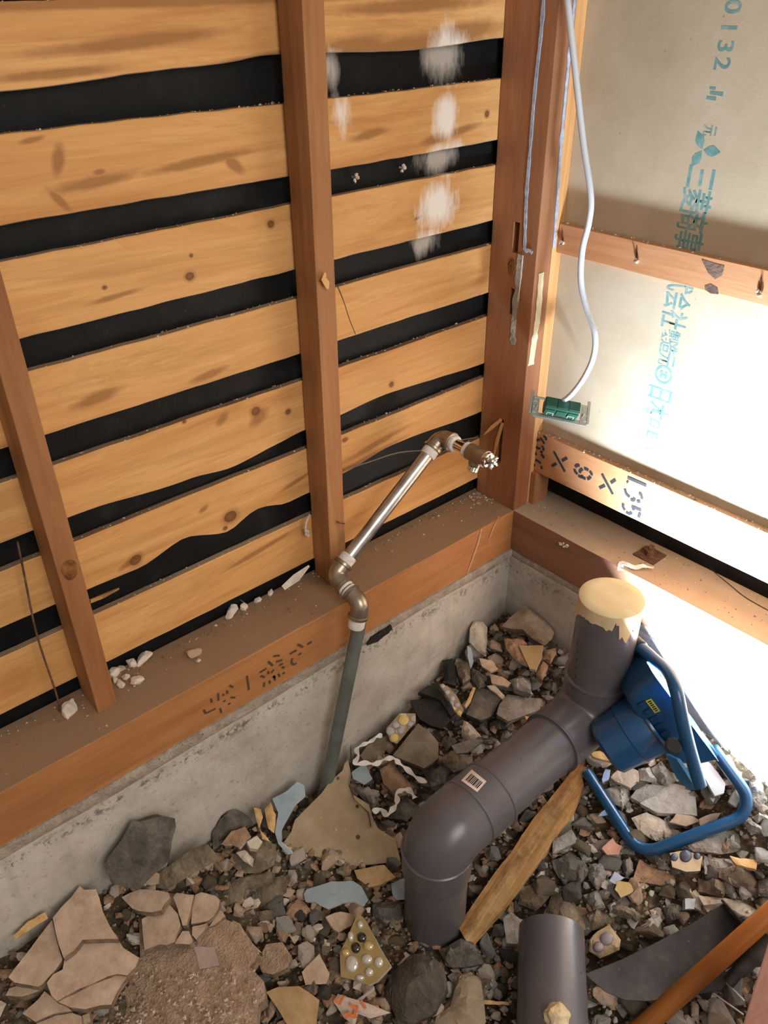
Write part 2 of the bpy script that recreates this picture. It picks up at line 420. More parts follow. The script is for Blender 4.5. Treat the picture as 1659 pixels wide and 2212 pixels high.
HP = [(0,-1.25,-.325),(0,-1.1,-.32),(0,-1.0,-.335),(0,-.87,-.39),(0,-.73,-.425),(0,-.58,-.45),(0,-.45,-.435),(0,-.34,-.41),(0,-.2,-.345),(0,-.1,-.295),
      (.02,0,-.285),(.14,0,-.28),(.2,0,-.29),(.4,0,-.29),(.55,0,-.265),(.61,0,-.275),(.67,0,-.30),(.8,0,-.315),(1.1,0,-.34),(.37,-.59,-.475),(.63,-.47,-.485),
      (.55,-.5,-.48),(.55,-.3,-.415),(.58,-.15,-.375),(.4,-.3,-.415),(.25,-.25,-.41),(.2,-.5,-.455),(.2,-.8,-.45),(.3,-1.0,-.47),(.1,-1.2,-.36),
      (.12,-1.0,-.40),(.16,-.25,-.385),(.75,-.3,-.44),(.9,-.2,-.40),(.8,-.6,-.5),(.5,-.8,-.49),(.12,-.12,-.30),(1.2,-.5,-.47),(.6,-1.2,-.48)]
def H(x, y):
    a = b = 0.0
    for px, py, pz in HP:
        d = ((x-px)**2 + (y-py)**2 + .0012) ** -1.6
        a += d; b += d * pz
    return b / a
def on_heap(u, v, lift=0.0):
    z = -.42
    for _ in range(14):
        p = on_z(u, v, z + lift); z = .5*z + .5*H(p.x, p.y)
    return on_z(u, v, z + lift)
bm = bmesh.new(); NX, NY = 150, 170
for i in range(NX + 1):
    for j in range(NY + 1):
        x = -.02 + 1.75 * i / NX; y = .02 - 2.0 * j / NY
        q = V((x, y, 0))
        z = H(x, y) - .012 + noise.fractal(q * 22, 1.0, 2.0, 4) * .009
        bm.verts.new((x, y, z))
bm.verts.ensure_lookup_table()
for i in range(NX):
    for j in range(NY):
        a = i*(NY+1)+j; bm.faces.new([bm.verts[k] for k in (a, a+NY+1, a+NY+2, a+1)])
tag(obj('floor', bm, M_GROUND, smooth=True), kind='structure')

# ---------------------------------------------------------------- left wall: sheathing boards
def board(zb, zt, label, x0=-.1155, th=.013, y0=-2.45, y1=.118, botprof=None, topprof=None, seed=0):
    """horizontal sheathing board; botprof/topprof list (y, z) points of a waney edge"""
    def prof(p, y, z):
        if not p: return z
        for (ya, za), (yb, zb_) in zip(p, p[1:]):
            if ya >= y >= yb:
                t = (ya - y) / (ya - yb); t = t*t*(3-2*t); return za + (zb_ - za) * t
        return z
    bm = bmesh.new(); n = 150; L = []
    for i in range(n + 1):
        y = y1 + (y0 - y1) * i / n
        j1 = noise.noise(V((y * 25, seed, 0))) * .0012; j2 = noise.noise(V((y * 25, seed, 9))) * .0012
        w1 = noise.noise(V((y*2.1, seed*1.7, 4))) * .002
        b_ = prof(botprof, y, zb) + j1 + w1; t_ = prof(topprof, y, zt) + j2 + w1
        x = x0 + noise.noise(V((y * 1.5, seed, 2))) * .0012
        bv = .0012
        L.append([bm.verts.new(q) for q in ((x-bv, y, b_), (x, y, b_+bv), (x, y, (b_+t_)/2), (x, y, t_-bv), (x-bv, y, t_), (x-th, y, t_), (x-th, y, b_))])
    for i in range(n):
        for k in range(7):
            f = bm.faces.new((L[i][k], L[i][(k+1) % 7], L[i+1][(k+1) % 7], L[i+1][k]))
            f.material_index = 1 if k in (0, 4, 6) else 0
    bm.faces.new(L[0]); bm.faces.new(L[-1])
    o = obj('wall_board', bm, [M_BOARD, M_BOARD_EDGE], origin=(x0, -.6, (zb+zt)/2))
    return tag(o, label, 'board', 'sheathing boards of the left wall')
b1 = [(.2,.905),(0,.913),(-.2,.905),(-.47,.9125),(-.6,.904),(-.85,.894),(-2.5,.89)]
BOARDS = [
 (.986,1.085,'sheathing board at the very top of the left wall, only its bottom edge in frame',None,None),
 (.90,.982,'wide sheathing board with a ragged bark lower edge, highest full one on the left wall',b1,None),
 (.7508,.8505,'sheathing board with two dark slanting knot marks, second full one from the top',None,None),
 (.6085,.7088,'sheathing board with a small round dark knot, third full one from the top of the left wall',None,None),
 (.4675,.5632,'clean straight sheathing board, fourth full one from the top of the left wall',None,None),
 (.322,.4185,'sheathing board with a slightly wavy lower edge, third from the bottom of the left wall',[(.2,.318),(0,.3165),(-.29,.331),(-.46,.322),(-.63,.305),(-.71,.3135),(-.9,.328),(-2.5,.33)],None),
 (.195,.2835,'sheathing board with a deeply waney lower edge and a brown knot, second from the bottom',[(.2,.203),(0,.2025),(-.26,.216),(-.38,.200),(-.455,.190),(-.52,.188),(-.585,.2016),(-.65,.182),(-.735,.2059),(-.82,.187),(-.9,.1898),(-2.5,.195)],None),
 (.0345,.1385,'lowest sheathing board of the left wall, dusty along its top edge',None,None)]
BO = [board(a, b, lab, botprof=bp, topprof=tp, seed=i * 3.1 + 1) for i, (a, b, lab, bp, tp) in enumerate(BOARDS)]

# ---------------------------------------------------------------- sills, post, studs, battens
def timber(name, a, b, mat, label, cat, bev=.002, group=None, rough=.0008, cuts=14, lean=None, axis=2):
    bm = bmesh.new(); a, b = V(a), V(b)
    box(bm, a, b, bev)
    es = [e for e in bm.edges if abs((e.verts[0].co - e.verts[1].co)[axis]) > .5 * (b - a)[axis]]
    bmesh.ops.subdivide_edges(bm, edges=es, cuts=cuts)
    for v in bm.verts: v.co += noise.noise_vector(v.co * 17) * rough
    if lean:
        for v in bm.verts: v.co += V(lean) * (v.co.z - a.z)
    return tag(obj(name, bm, mat, origin=(a + b) / 2 if axis != 2 else ((a.x+b.x)/2, (a.y+b.y)/2, a.z)), label, cat, group)
sill_l = timber('sill_beam', (-.126, -2.45, -.106), (0, .0, 0), M_SILL, 'orange sill beam with stencil marks along the foot of the slatted left wall', 'beam', axis=1, cuts=60)
sill_b = timber('sill_beam', (-.126, .0, -.106), (2.35, .126, 0), M_SILLB, 'dusty brown sill beam under the back wall panel, with an anchor bolt in its top', 'beam', axis=0, cuts=60)
bm = bmesh.new(); box(bm, (-.1145, 0, 0), (-.0005, .0455, 1.3), .0015)
es = [e for e in bm.edges if abs((e.verts[0].co - e.verts[1].co).z) > .8]; bmesh.ops.subdivide_edges(bm, edges=es, cuts=30)
post = obj('corner_post', bm, M_POST, origin=(-.057, .02, 0))
tag(post, 'square reddish corner post standing where the two sill beams meet', 'post')
def cut(o, boxes):
    cb = bmesh.new()
    for a, b in boxes: box(cb, a, b)
    me = bpy.data.meshes.new('c'); cb.to_mesh(me); cb.free()
    co = bpy.data.objects.new('c', me); COL.objects.link(co)
    md = o.modifiers.new('b', 'BOOLEAN'); md.object = co; md.solver = 'EXACT'
    bpy.context.view_layer.update()
    ev = o.evaluated_get(bpy.context.evaluated_depsgraph_get()); nm = bpy.data.meshes.new_from_object(ev)
    o.modifiers.clear(); old = o.data; o.data = nm; bpy.data.objects.remove(co); bpy.data.meshes.remove(old)
cut(post, [((-.0612, -.01, .560), (-.0462, .022, .617)), ((-.0575, -.01, .44), (-.047, .015, .492)), ((-.0615, -.01, .10), (-.049, .02, .207))])
def bead(parent, pts, n, wdt, mat, name='caulk_bead', seed=0, thick=.0016):
    p2 = smooth_path(pts, 14); ws = []
    for i, p in enumerate(p2):
        ws.append(wdt * (1 + .8 * noise.noise(V((i * .23, seed, 0)))))
    nn = V(n); q = [p + nn * thick + V((noise.noise(V((i*.3, seed, 5))), 0, 0)).cross(V((0,0,1))) * 0 for i, p in enumerate(p2)]
    bm = bmesh.new(); ribbon(bm, q, nn, ws, thick)
    return obj(name, bm, mat, parent)
M_CAULK = speck('old_bluish_caulk', ('8d94a0', 'aab2c2', 'c9d0dc'), 90, .8)
bead(post, [(-.0335,0,1.0),(-.032,0,.93),(-.0355,0,.84),(-.0357,0,.74),(-.0355,0,.67),(-.031,0,.59),(-.0285,0,.571),(-.018,0,.572),(-.011,0,.569)], (0,-1,0), .0062, M_CAULK, seed=1)
strip = timber('edge_strip', (-.004, .0462, 0), (-.0015, .0746, 1.3), M_STRIP, 'pale vertical strip between the corner post and the back wall panel', 'strip', .0006, cuts=20, rough=.0004)
bm = bmesh.new(); box(bm, (-.03, .0462, 0), (-.004, .0746, 1.3)); obj('backing', bm, M_STRIP, strip)
bead(post, [(0,.0372,1.0),(0,.0370,.93),(0,.0371,.84),(0,.0381,.76),(0,.0433,.66),(0,.0478,.572)], (1,0,0), .0068, M_CAULK, seed=5)
bead(post, [(-.040,0,.56),(-.041,0,.50),(-.043,0,.42),(-.040,0,.38)], (0,-1,0), .012, M_MORTAR, 'mortar_smear', 8, .0008)
bead(post, [(-.033,0,.56),(-.034,0,.51),(-.036,0,.47)], (0,-1,0), .003, M_WHITE, 'plaster_flake', 9, .0012)
bead(post, [(.0,.018,.53),(0,.02,.45),(0,.016,.40),(0,.012,.345)], (1,0,0), .016, speck('cream_paint_smear', ('c8b48c','d8c8a4','e6dcc0'), 30), 'paint_smear', 10, .0006)
for a, b in (((-.052, -.001, .20), (-.068, -.004, .105)), ((-.055, -.002, .207), (-.085, -.02, .165))):
    bm = bmesh.new(); a, b = V(a), V(b)
    ribbon(bm, [a, (a+b)/2 + V((0, -.003, 0)), b], (0, -1, 0), [.007, .008, .002], .0018); obj('splinter', bm, M_STRIP, post)
stud2 = timber('stud', (-.1150, -.4705, 0), (-.0595, -.4335, 1.3), M_STUD, 'upright stud with a bent nail near its foot, the nearer one to the corner post', 'stud', .0015, 'studs of the left wall', lean=(.0092, 0, 0), cuts=24)
stud1 = timber('stud', (-.1150, -.9625, 0), (-.0505, -.9290, 1.3), M_STUD, 'upright stud with a big oval knot, cut by the left picture edge', 'stud', .0015, 'studs of the left wall', cuts=24)
M_KNOT = speck('brown_knot', ('5a371c', '7d5029', '98693a'), 60)
def knot(parent, c, n, up, ry, rz):
    bm = bmesh.new(); c, n, up = V(c), V(n), V(up); s = up.cross(n).normalized(); R = []
    for r, h in ((1, .0004), (.72, .0012), (.45, .0007), (.2, .0011)):
        R.append([bm.verts.new(c + n*h + s*math.cos(a)*ry*r*(1+.1*math.sin(3*a)) + up*math.sin(a)*rz*r) for a in [2*math.pi*k/18 for k in range(18)]])
    for i in range(3):
        for k in range(18): bm.faces.new((R[i][k], R[i][(k+1) % 18], R[i+1][(k+1) % 18], R[i+1][k]))
    bm.faces.new(R[3]); return obj('knot', bm, M_KNOT, parent)
knot(stud1, on_x(150, 1231, -.0507), (1,0,0), (0,0,1), .012, .018)
knot(post, on_y(1106, 578, -.0002), (0,-1,0), (0,0,1), .010, .017)
bm = bmesh.new(); p = on_x(730, 1128, -.055); tube(bm, [p + V((-.004,0,0)), p + V((.005,0,.001)), p + V((.008,.010,-.004))], .0013, 8)
obj('bent_nail', bm, M_RUST, stud2)
bm = bmesh.new(); p = on_x(701, 606, -.050)
ribbon(bm, [p + V((.001,.002,.012)), p + V((.004,-.004,.004)), p + V((.003,.003,-.006)), p + V((.002,.005,-.014))], (1,.2,0), [.004,.011,.012,.004], .0015); obj('torn_fibre', bm, M_STRIP, stud2)
bm = bmesh.new(); p = on_x(735, 620, -.056); tube(bm, smooth_path([p + V((.0,-.006,.004)), on_x(742, 650, -.05), on_x(755, 690, -.045), on_x(768, 722, -.045)], 5), [.0012]*5+[.0008]*11, 6); obj('hanging_splinter', bm, M_RUST, stud2)

bat1 = timber('wall_batten', (-.0005, .0585, .5600), (2.3, .0745, .6145), M_BAT, 'narrow batten with white-tipped nails across the middle of the back wall panel', 'batten', .0012, 'battens of the back wall', axis=0, cuts=50)
bat2 = timber('wall_batten', (-.0005, .0585, .0795), (2.3, .0745, .1765), M_BAT, 'wide lower batten stencilled 365 X 9 X 1.35 above the back sill beam', 'batten', .0012, 'battens of the back wall', axis=0, cuts=50)
bm = bmesh.new(); box(bm, (-.0005, .05, .0), (.012, .1, .0795), .001); tag(obj('spacer_block', bm, M_POST, origin=(.005,.07,0)), 'short dark block between the post foot and the back sill, under the batten end', 'block')
# nails in the upper batten: rust streak, shank, crust of plaster around the tip
M_NAILCRUST = M_WHITE
for (u, v) in ((1376, 562), (1642, 632), (1216, 526)):
    p = on_y(u, v, .0585); nl = tag(bpy.data.objects.new('nail', None), 'rusty nail through the narrow batten, %s' % {1376: 'in the stretch beside the hanging cable', 1642: 'by the dark stains at the right picture edge', 1216: 'close to the corner post'}[u], 'nail', 'nails in the narrow batten')
    COL.objects.link(nl); nl.location = p
    bm = bmesh.new(); tube(bm, [p + V((0, .004, 0)), p + V((0, -.009, 0)), p + V((0, -.010, 0))], [.0013, .0013, .0004], 8); obj('shank', bm, M_RUST, nl)
    bm = bmesh.new()
    for k in range(5):
        bmesh.ops.create_icosphere(bm, subdivisions=1, radius=.0022 + .001*random.random(), matrix=Matrix.Translation(p + V((random.uniform(-.004,.004), -.001 - random.random()*.003, random.uniform(-.004,.003)))))
    obj('plaster_crust', bm, M_NAILCRUST, nl)
    bm = bmesh.new(); ribbon(bm, [p + V((-.001, -.0007, .004)), p + V((-.003, -.0007, .016)), p + V((-.004, -.0007, .024))], (0,-1,0), [.003,.004,.002]); obj('rust_streak', bm, M_RUST, nl)
# dark stains on the batten
bm = bmesh.new()
for pts in (((1515,560),(1540,568),(1565,575),(1560,595),(1545,603),(1530,590)), ((1522,617),(1535,613),(1550,622),(1552,636),(1535,634),(1523,626))):
    bm.faces.new([bm.verts.new(on_y(u, v, .0580)) for u, v in pts])
obj('knot_stain', bm, speck('grey_brown_stain', ('5c463c','7a5f50','94765f'), 30), bat1)

# ---------------------------------------------------------------- stencilled and printed writing
def strokes(parent, name, plane, lines, wdt, n, mat):
    bm = bmesh.new()
    for ln in lines:
        pts = [plane(u, v) for u, v in ln]
        if len(pts) > 2: pts = smooth_path(pts, 4)
        ribbon(bm, pts, n, wdt)
    return obj(name, bm, mat, parent)
def z46(*p): return [(1000 + x/4.608, 840 + y/4.608) for x, y in p]
def z31(*p): return [(1130 + x/3.136, 780 + y/3.136) for x, y in p]
bp = lambda u, v: on_y(u, v, .0578)
strokes(bat2, 'stencil_x', bp, [z46((905,625),(1015,825)), z46((1038,688),(985,718)), z46((932,742),(885,770))], .0062, (0,-1,0), M_INK)
strokes(bat2, 'stencil_9', bp, [z46((1118,780),(1138,762),(1162,768)), z46((1112,800),(1118,825),(1140,850)), z46((1148,864),(1175,878),(1200,872)), z46((1192,798),(1170,815),(1162,838)), z46((1208,792),(1235,802),(1250,812)), z46((1262,822),(1280,842),(1278,860)), z46((1272,872),(1255,892),(1235,898)), z46((1222,896),(1195,885),(1178,866))], .0064, (0,-1,0), M_INK)
strokes(bat2, 'stencil_x', bp, [z46((1385,850),(1492,1050)), z46((1520,905),(1472,938)), z46((1415,962),(1358,988))], .0062, (0,-1,0), M_INK)
strokes(bat2, 'stencil_1_35', bp, [z31((708,790),(835,845)), z31((704,815),(712,824)), z31((690,868),(700,900),(722,922)), z31((728,938),(748,944),(755,928)), z31((770,952),(795,952)), z31((805,935),(800,908),(785,895)),
    z31((680,965),(676,985),(690,1010)), z31((698,1022),(718,1034),(738,1026)), z31((748,1012),(746,1000)), z31((735,985),(800,1012)), z31((792,1028),(782,1060))], .0064, (0,-1,0), M_INK)
strokes(bat2, 'stencil_365', bp, [z46((800,470),(828,488),(822,510)), z46((770,490),(790,512),(812,548)), z46((735,520),(748,505),(765,512)), z46((730,570),(742,590),(770,592)), z46((785,570),(802,590),(800,615)), z46((770,625),(795,632)), z46((712,610),(718,640),(735,655)), z46((775,655),(800,670),(798,690)), z46((722,705),(760,728),(775,742)), z46((705,750),(715,768)), z46((780,765),(785,800))], .0054, (0,-1,0), M_INK)
def z43(*p): return [(380 + x/4.366, 1280 + y/4.366) for x, y in p]
sp = lambda u, v: on_x(u, v, .0008)
strokes(sill_l, 'stencil_mark', sp, [z43((330,1000),(340,1040)), z43((262,1105),(280,1140)), z43((285,1138),(375,1095)), z43((398,950),(402,1020)), z43((440,960),(455,970)), z43((480,925),(488,955)), z43((505,875),(540,895)), z43((515,990),(560,990)), z43((445,1030),(470,1015)), z43((490,1055),(515,1045)), z43((415,1090),(430,1135)), z43((670,785),(690,920))], .0042, (1,0,0), M_INKF)
strokes(sill_l, 'stencil_mark', sp, [z43((920,600),(980,595)), z43((945,655),(1005,635)), z43((975,685),(1010,672)), z43((870,650),(915,690)), z43((790,755),(855,715)), z43((800,785),(840,800)), z43((900,760),(925,725)), z43((835,845),(830,890)), z43((910,795),(940,800)), z43((925,780),(935,830)), z43((965,765),(980,795)), z43((1000,705),(1025,710)), z43((1005,765),(1028,755)), z43((880,830),(890,860)), z43((870,740),(875,770)), z43((1075,580),(1140,545)), z43((1150,490),(1200,515)), z43((1155,590),(1185,570)), z43((1100,620),(1092,655),(1110,680),(1140,665)), z43((1240,490),(1280,465))], .0046, (1,0,0), M_INKF)
M_PRINT = NT('faded_teal_print'); c_ = M_PRINT.coords('Position', (1,1,1), False)
M_PRINT = M_PRINT.out(M_PRINT.ramp(M_PRINT.noise(c_, 60, 4, .7), [(.35, '587f7c'), (.52, '6b8f8a'), (.72, '97a094')]), .6)
def printed(txt, z, size, squash=1.0, xc=.2565):
    cu = bpy.data.curves.new('t', 'FONT'); cu.body = txt; cu.size = size; cu.align_x = 'CENTER'; cu.align_y = 'CENTER'
    cu.offset = size * (.012 if txt.isascii() else .011)
    to = bpy.data.objects.new('t', cu); COL.objects.link(to); bpy.context.view_layer.update()
    me = bpy.data.meshes.new_from_object(to.evaluated_get(bpy.context.evaluated_depsgraph_get())); bpy.data.objects.remove(to)
    xs = [v.co.x for v in me.vertices]; ys = [v.co.y for v in me.vertices]
    if not xs: return
    mx, my = (min(xs)+max(xs))/2, (min(ys)+max(ys))/2
    # printed turned a quarter clockwise: glyph up points right, reading direction points down
    for v in me.vertices:
        a, b = v.co.x - mx, v.co.y - my
        v.co = (b, 0, -a * squash)
    o = link_mesh('printed_lettering', me, M_PRINT, panel)
    o.location = V((xc, .07485, z)) - panel.location
for txt, z, s in (('0', .960, .036), ('1', .934, .036), ('3', .9104, .036), ('2', .8876, .036), ('元', .796, .026), ('三', .7265, .060), ('菱', .692, .058), ('商', .660, .058), ('事', .627, .058),
                  ('式', .556, .054), ('会', .5240, .054), ('社', .491, .054), ('製', .461, .039), ('造', .4395, .039), ('元', .4165, .039), ('日', .349, .056), ('本', .3145, .054), ('ロ', .288, .032), ('E', .2635, .034), ('ハ', .2395, .034), ('ー', .2095, .034)):
    printed(txt, z, s, 1.0 if txt.isascii() else .64)
bm = bmesh.new()                                    # three-leaf mark above the big characters
for ang, l in ((0, .031), (118, .030), (-118, .030)):
    c = V((.2505, .0748, .7675)); d = V((math.cos(math.radians(ang)), 0, math.sin(math.radians(ang)))); s = V((-d.z, 0, d.x))
    bm.faces.new([bm.verts.new(c + d*l*t + s*l*wd) for t, wd in ((.05,0),(.35,.22),(.6,.26),(1,0),(.6,-.26),(.35,-.22))])
obj('printed_mark', bm, M_PRINT, panel)
bm = bmesh.new(); c = V((.2567, .0748, .3872)); N = 28
for r0, r1 in ((.0135, .0180),):
    A = [[bm.verts.new(c + V((math.cos(2*math.pi*k/N)*r, 0, math.sin(2*math.pi*k/N)*r))) for k in range(N)] for r in (r0, r1)]
    for k in range(N): bm.faces.new((A[0][k], A[0][(k+1) % N], A[1][(k+1) % N], A[1][k]))
for sx in (-1, 1):
    bm.faces.new([bm.verts.new(c + V((sx*x, 0, z))) for x, z in ((.0015,.0015),(.0025,.007),(.006,.0075),(.008,.003),(.008,-.003),(.006,-.0075),(.0025,-.007),(.0015,-.0015))])
bm.faces.new([bm.verts.new(c + V(q)) for q in ((-.002,0,.001),(.002,0,.001),(.002,0,-.001),(-.002,0,-.001))])
obj('printed_mark', bm, M_PRINT, panel)
bm = bmesh.new(); c = V((.2512,.0748,.845))
for q in ((-.010,-.006,.016,.004),(-.006,.001,.022,.004),(-.008,.008,.010,.003)):
    bm.faces.new([bm.verts.new(c + V((x,0,z))) for x, z in ((q[0],q[1]),(q[0]+q[2],q[1]-.001),(q[0]+q[2],q[1]+q[3]),(q[0],q[1]+q[3]))])
obj('printed_mark', bm, M_PRINT, panel)

bm = bmesh.new(); q = [on_z(u, v, .0009) for u, v in ((1534,1226),(1548,1240),(1575,1262),(1610,1290),(1659,1318))]
ribbon(bm, smooth_path(q, 5), (0,0,1), [.0012]*4+[.0026]*17); obj('crack', bm, plain('dark_crack', '3a2c22', .9), sill_b)
bm = bmesh.new(); q = [on_x(u, v, .0075) for u, v in ((790,1392),(800,1376),(822,1362),(842,1350),(848,1358),(832,1370),(812,1384))]  # dark patch standing in for the shaded gap under the sill
f = bm.faces.new([bm.verts.new(p) for p in q]); bmesh.ops.triangulate(bm, faces=[f]); bmesh.ops.subdivide_edges(bm, edges=bm.edges[:], cuts=2)
for v in bm.verts: v.co += noise.noise_vector(v.co*120)*.003
bmesh.ops.solidify(bm, geom=bm.faces[:], thickness=.004)
tag(obj('dark_gap_patch', bm, speck('dark_gap_colour', ('1c1714','2d241d','4a3b2e'), 60), origin=q[3]), 'dark patch standing in for the shaded gap under the left sill beam right beside the riser pipe', 'dark patch')
bm = bmesh.new(); p = on_y(1218, 1178, -.002)
for k in range(6): bmesh.ops.create_icosphere(bm, subdivisions=1, radius=.0035, matrix=Matrix.Translation(p + V((.004*k - .010, -.001*(k % 2), .003*(k % 3) - .002))))
displace(bm, .003, 150, 3); obj('plaster_flake', bm, M_WHITE, sill_b)

M_SM = speck('pale_wall_smear', ('b98f6a', 'c7a485', 'd6bda3'), 40)
for ln, wd in (([(1040,1142),(1034,1170),(1020,1210),(1008,1242)], [.004,.006,.005,.002]), ([(1078,1116),(1066,1140),(1054,1172)], [.002,.004,.001])):
    bm = bmesh.new(); ribbon(bm, [on_x(u, v, .0012) for u, v in ln], (1,0,0), wd); obj('paint_smear', bm, M_SM, sill_l)
# ---------------------------------------------------------------- steel water pipe with taped joints and a stop valve
M_GALV = NT('galvanised_pipe_zinc'); c_ = M_GALV.coords(); M_GALV = M_GALV.out(M_GALV.ramp(M_GALV.noise(c_, 30, 4), [(.3, '9c9892'), (.7, 'c9c6c0')]), .30, None, .9)
M_GALVD = NT('dull_grey_pipe'); c_ = M_GALVD.coords(); M_GALVD = M_GALVD.out(M_GALVD.ramp(M_GALVD.noise(c_, 25, 4), [(.3, '5f655f'), (.7, '7b8079')]), .5, None, .35)
M_FIT = NT('nickel_brown_fitting'); c_ = M_FIT.coords(); M_FIT = M_FIT.out(M_FIT.ramp(M_FIT.noise(c_, 40, 4), [(.3, '8a7a6a'), (.7, 'a89a88')]), .33, None, .8)
M_CHROME = NT('chrome').out('d6d4d0', .08, None, 1.0)
M_TAPE = speck('white_thread_tape', ('c9c0b8', 'e2dad3', 'f0ebe6'), 120, .7, .6, .001)
PR = .0134
e1 = on_x(782, 1318, .042)                                             # upper end of the riser
foot = on_x(704, 1705, .044)
e2 = V((-.028, -.487, .052)); e3 = V((-.030, -.2075, .2475))
e1c = V((.042, e1.y - .002, e2.z - .042 + .010))
wp = empty('water_pipe', foot, 'galvanised water pipe rising from the rubble and slanting over the left sill beam', 'pipe')
def part_tube(name, pts, rad, mat, parent, seg=24, smooth=40, caps=True):
    bm = bmesh.new(); tube(bm, pts, rad, seg, caps); return obj(name, bm, mat, parent, smooth=smooth)
rd = (foot - e1).normalized()
part_tube('riser_pipe', [e1 + rd*.03, foot + rd*.06], PR, M_GALVD, wp)
def elbow(a, corner, b, r, mat, name='elbow', lip=.0022):
    da = (V(a)-V(corner)).normalized(); db = (V(b)-V(corner)).normalized()
    path = bend(V(corner)+da*.030, corner, V(corner)+db*.030, .016, 8)
    rr = [r] * len(path); o = part_tube(name, path, rr, mat, wp)
    for d in (da, db):
        bm = bmesh.new(); tube(bm, [V(corner)+d*.024, V(corner)+d*.0255, V(corner)+d*.0305, V(corner)+d*.032], [r, r+lip, r+lip, r], 24)
        obj('rim', bm, mat, o, smooth=40)
    return da, db
def wrap(p, d, l=.016, r=PR+.0022):
    pts = [V(p) + d * (l * k / 6) for k in range(7)]
    part_tube('thread_tape', pts, [r-.0008, r+.0006, r, r+.0009, r+.0003, r+.0008, r-.0006], M_TAPE, wp)
ecorner = V((.042, e1.y - .003, e1.z + .018))
nd = (e2 - ecorner).normalized()
elbow(foot, ecorner, e2, .0175, M_FIT)
wrap(ecorner + rd*.030, rd, .022)
part_tube('nipple', [ecorner + nd*.02, e2 - nd*.02], PR, M_FIT, wp)
wrap(ecorner + nd*.027, nd, .010); wrap(e2 - nd*.036, nd, .010)
up = (e3 - e2).normalized()
elbow(ecorner, e2, e3, .0175, M_FIT)
wrap(e2 + up*.030, up, .018)
part_tube('slanted_pipe', [e2 + up*.02, e3 - up*.02], PR, M_GALV, wp)
X1 = V((1, 0, 0))
elbow(e2, e3, e3 + X1, .0175, M_FIT); wrap(e3 - up*.047, up, .018)
wrap(e3 + X1*.027, X1, .014)
part_tube('nipple', [e3 + X1*.02, e3 + X1*.082], .0122, M_CHROME, wp)
wrap(e3 + X1*.066, X1, .014, .0150)
vb = part_tube('valve_body', [e3 + X1*q for q in (.076, .0765, .120, .1205)], [.0150, .0165, .0165, .0150], M_FIT, wp)
dn = V((-.15, -.25, -1)).normalized()
part_tube('valve_outlet', [e3 + X1*.098 + dn*q for q in (.0, .020)], .0125, M_FIT, wp)
zs = [.020 + .0012*k for k in range(12)]
part_tube('outlet_thread', [e3 + X1*.098 + dn*q for q in zs], [.0098 if k % 2 else .0110 for k in range(12)], M_CHROME, wp)
part_tube('valve_collar', [e3 + X1*q for q in (.1205, .1215, .127, .128)], [.0120, .0150, .0150, .0125], M_CHROME, wp)
bm = bmesh.new(); hp = e3 + X1*.128
tube(bm, [hp, hp + X1*.008], .007, 16)
for k in range(4):
    a = math.pi/4 + math.pi/2*k; q = V((0, math.cos(a), math.sin(a)))
    tube(bm, [hp + X1*.004, hp + X1*.009 + q*.008, hp + X1*.010 + q*.013], [.005, .0052, .003], 10)
tube(bm, [hp + X1*.008, hp + X1*.0125, hp + X1*.014], [.0052, .0042, .001], 12)
obj('valve_handle', bm, M_CHROME, wp, smooth=40)

# ---------------------------------------------------------------- grey drain pipe with two elbows
M_PVC = NT('grey_pvc'); c_ = M_PVC.coords(); M_PVC = M_PVC.out(M_PVC.ramp(M_PVC.noise(c_, 8, 5), [(.3, '545054'), (.7, '605b5d')]), M_PVC.ramp(M_PVC.noise(c_, 20, 3), [(.3, .26), (.7, .36)]), None, 0, .5)
M_MASK = NT('masking_tape'); c_ = M_MASK.coords('Object', (9, 14, 9))
v_ = M_MASK.vor(c_, 1.6); c2_ = M_MASK.ramp(M_MASK.noise(c_, 2, 4), [(.3, 'c6b08a'), (.55, 'd2bf9b'), (.75, 'decfb0')])
sep_ = M_MASK.n('ShaderNodeSeparateColor'); M_MASK.l(v_.outputs['Color'], sep_.inputs[0])
c2_ = M_MASK.mix(M_MASK.ramp(sep_.outputs[0], [(.3, .0), (.9, .35)]), c2_, 'c0a373'); M_MASK = M_MASK.out(c2_, .6, None, 0, .3)
R = .0568
T0 = V((.373, -.170, .067)); K1 = V((.373, -.170, -.216)); K2 = V((.370, -.592, -.232)); B0 = V((.370, -.592, -.56))
dp = empty('drain_pipe', (.370, -.592, -.47), 'grey plastic drain pipe with two elbows, its open end capped with masking tape', 'pipe')
d1 = (K2 - K1).normalized()
def ppart(name, a, b, r=R, parent=dp):
    bm = bmesh.new(); pipe(bm, a, b, r, r - .0045, 56); return obj(name, bm, M_PVC, parent, smooth=40)
up_pipe = ppart('upright_pipe', T0, K1 + V((0, 0, .075)))
run_pipe = ppart('run_pipe', K1 + d1*.075, K2 - d1*.09)
ppart('lower_pipe', K2 - V((0, 0, .09)), B0)
def pelbow(a, k, b, L1, L2, rad, nr=2):
    da, db = (V(a)-k).normalized(), (V(b)-k).normalized()
    path = bend(k + da*L1, k, k + db*L2, rad, 18); Ro = R + .0045
    bm = bmesh.new(); tube(bm, path, Ro, 56); o = obj('elbow', bm, M_PVC, dp, smooth=40)
    for d, L in ((da, L1), (db, L2))[:nr]:
        bm = bmesh.new(); tube(bm, [k + d*(L-.004), k + d*(L-.002), k + d*(L+.0015), k + d*(L+.002)], [Ro, Ro+.0016, Ro+.0016, Ro-.002], 56)
        obj('rim', bm, M_PVC, o, smooth=30)
    return o
pelbow(T0, K1, K2, .098, .122, .063)
el2 = pelbow(K1, K2, B0, .132, .080, .046, 1)
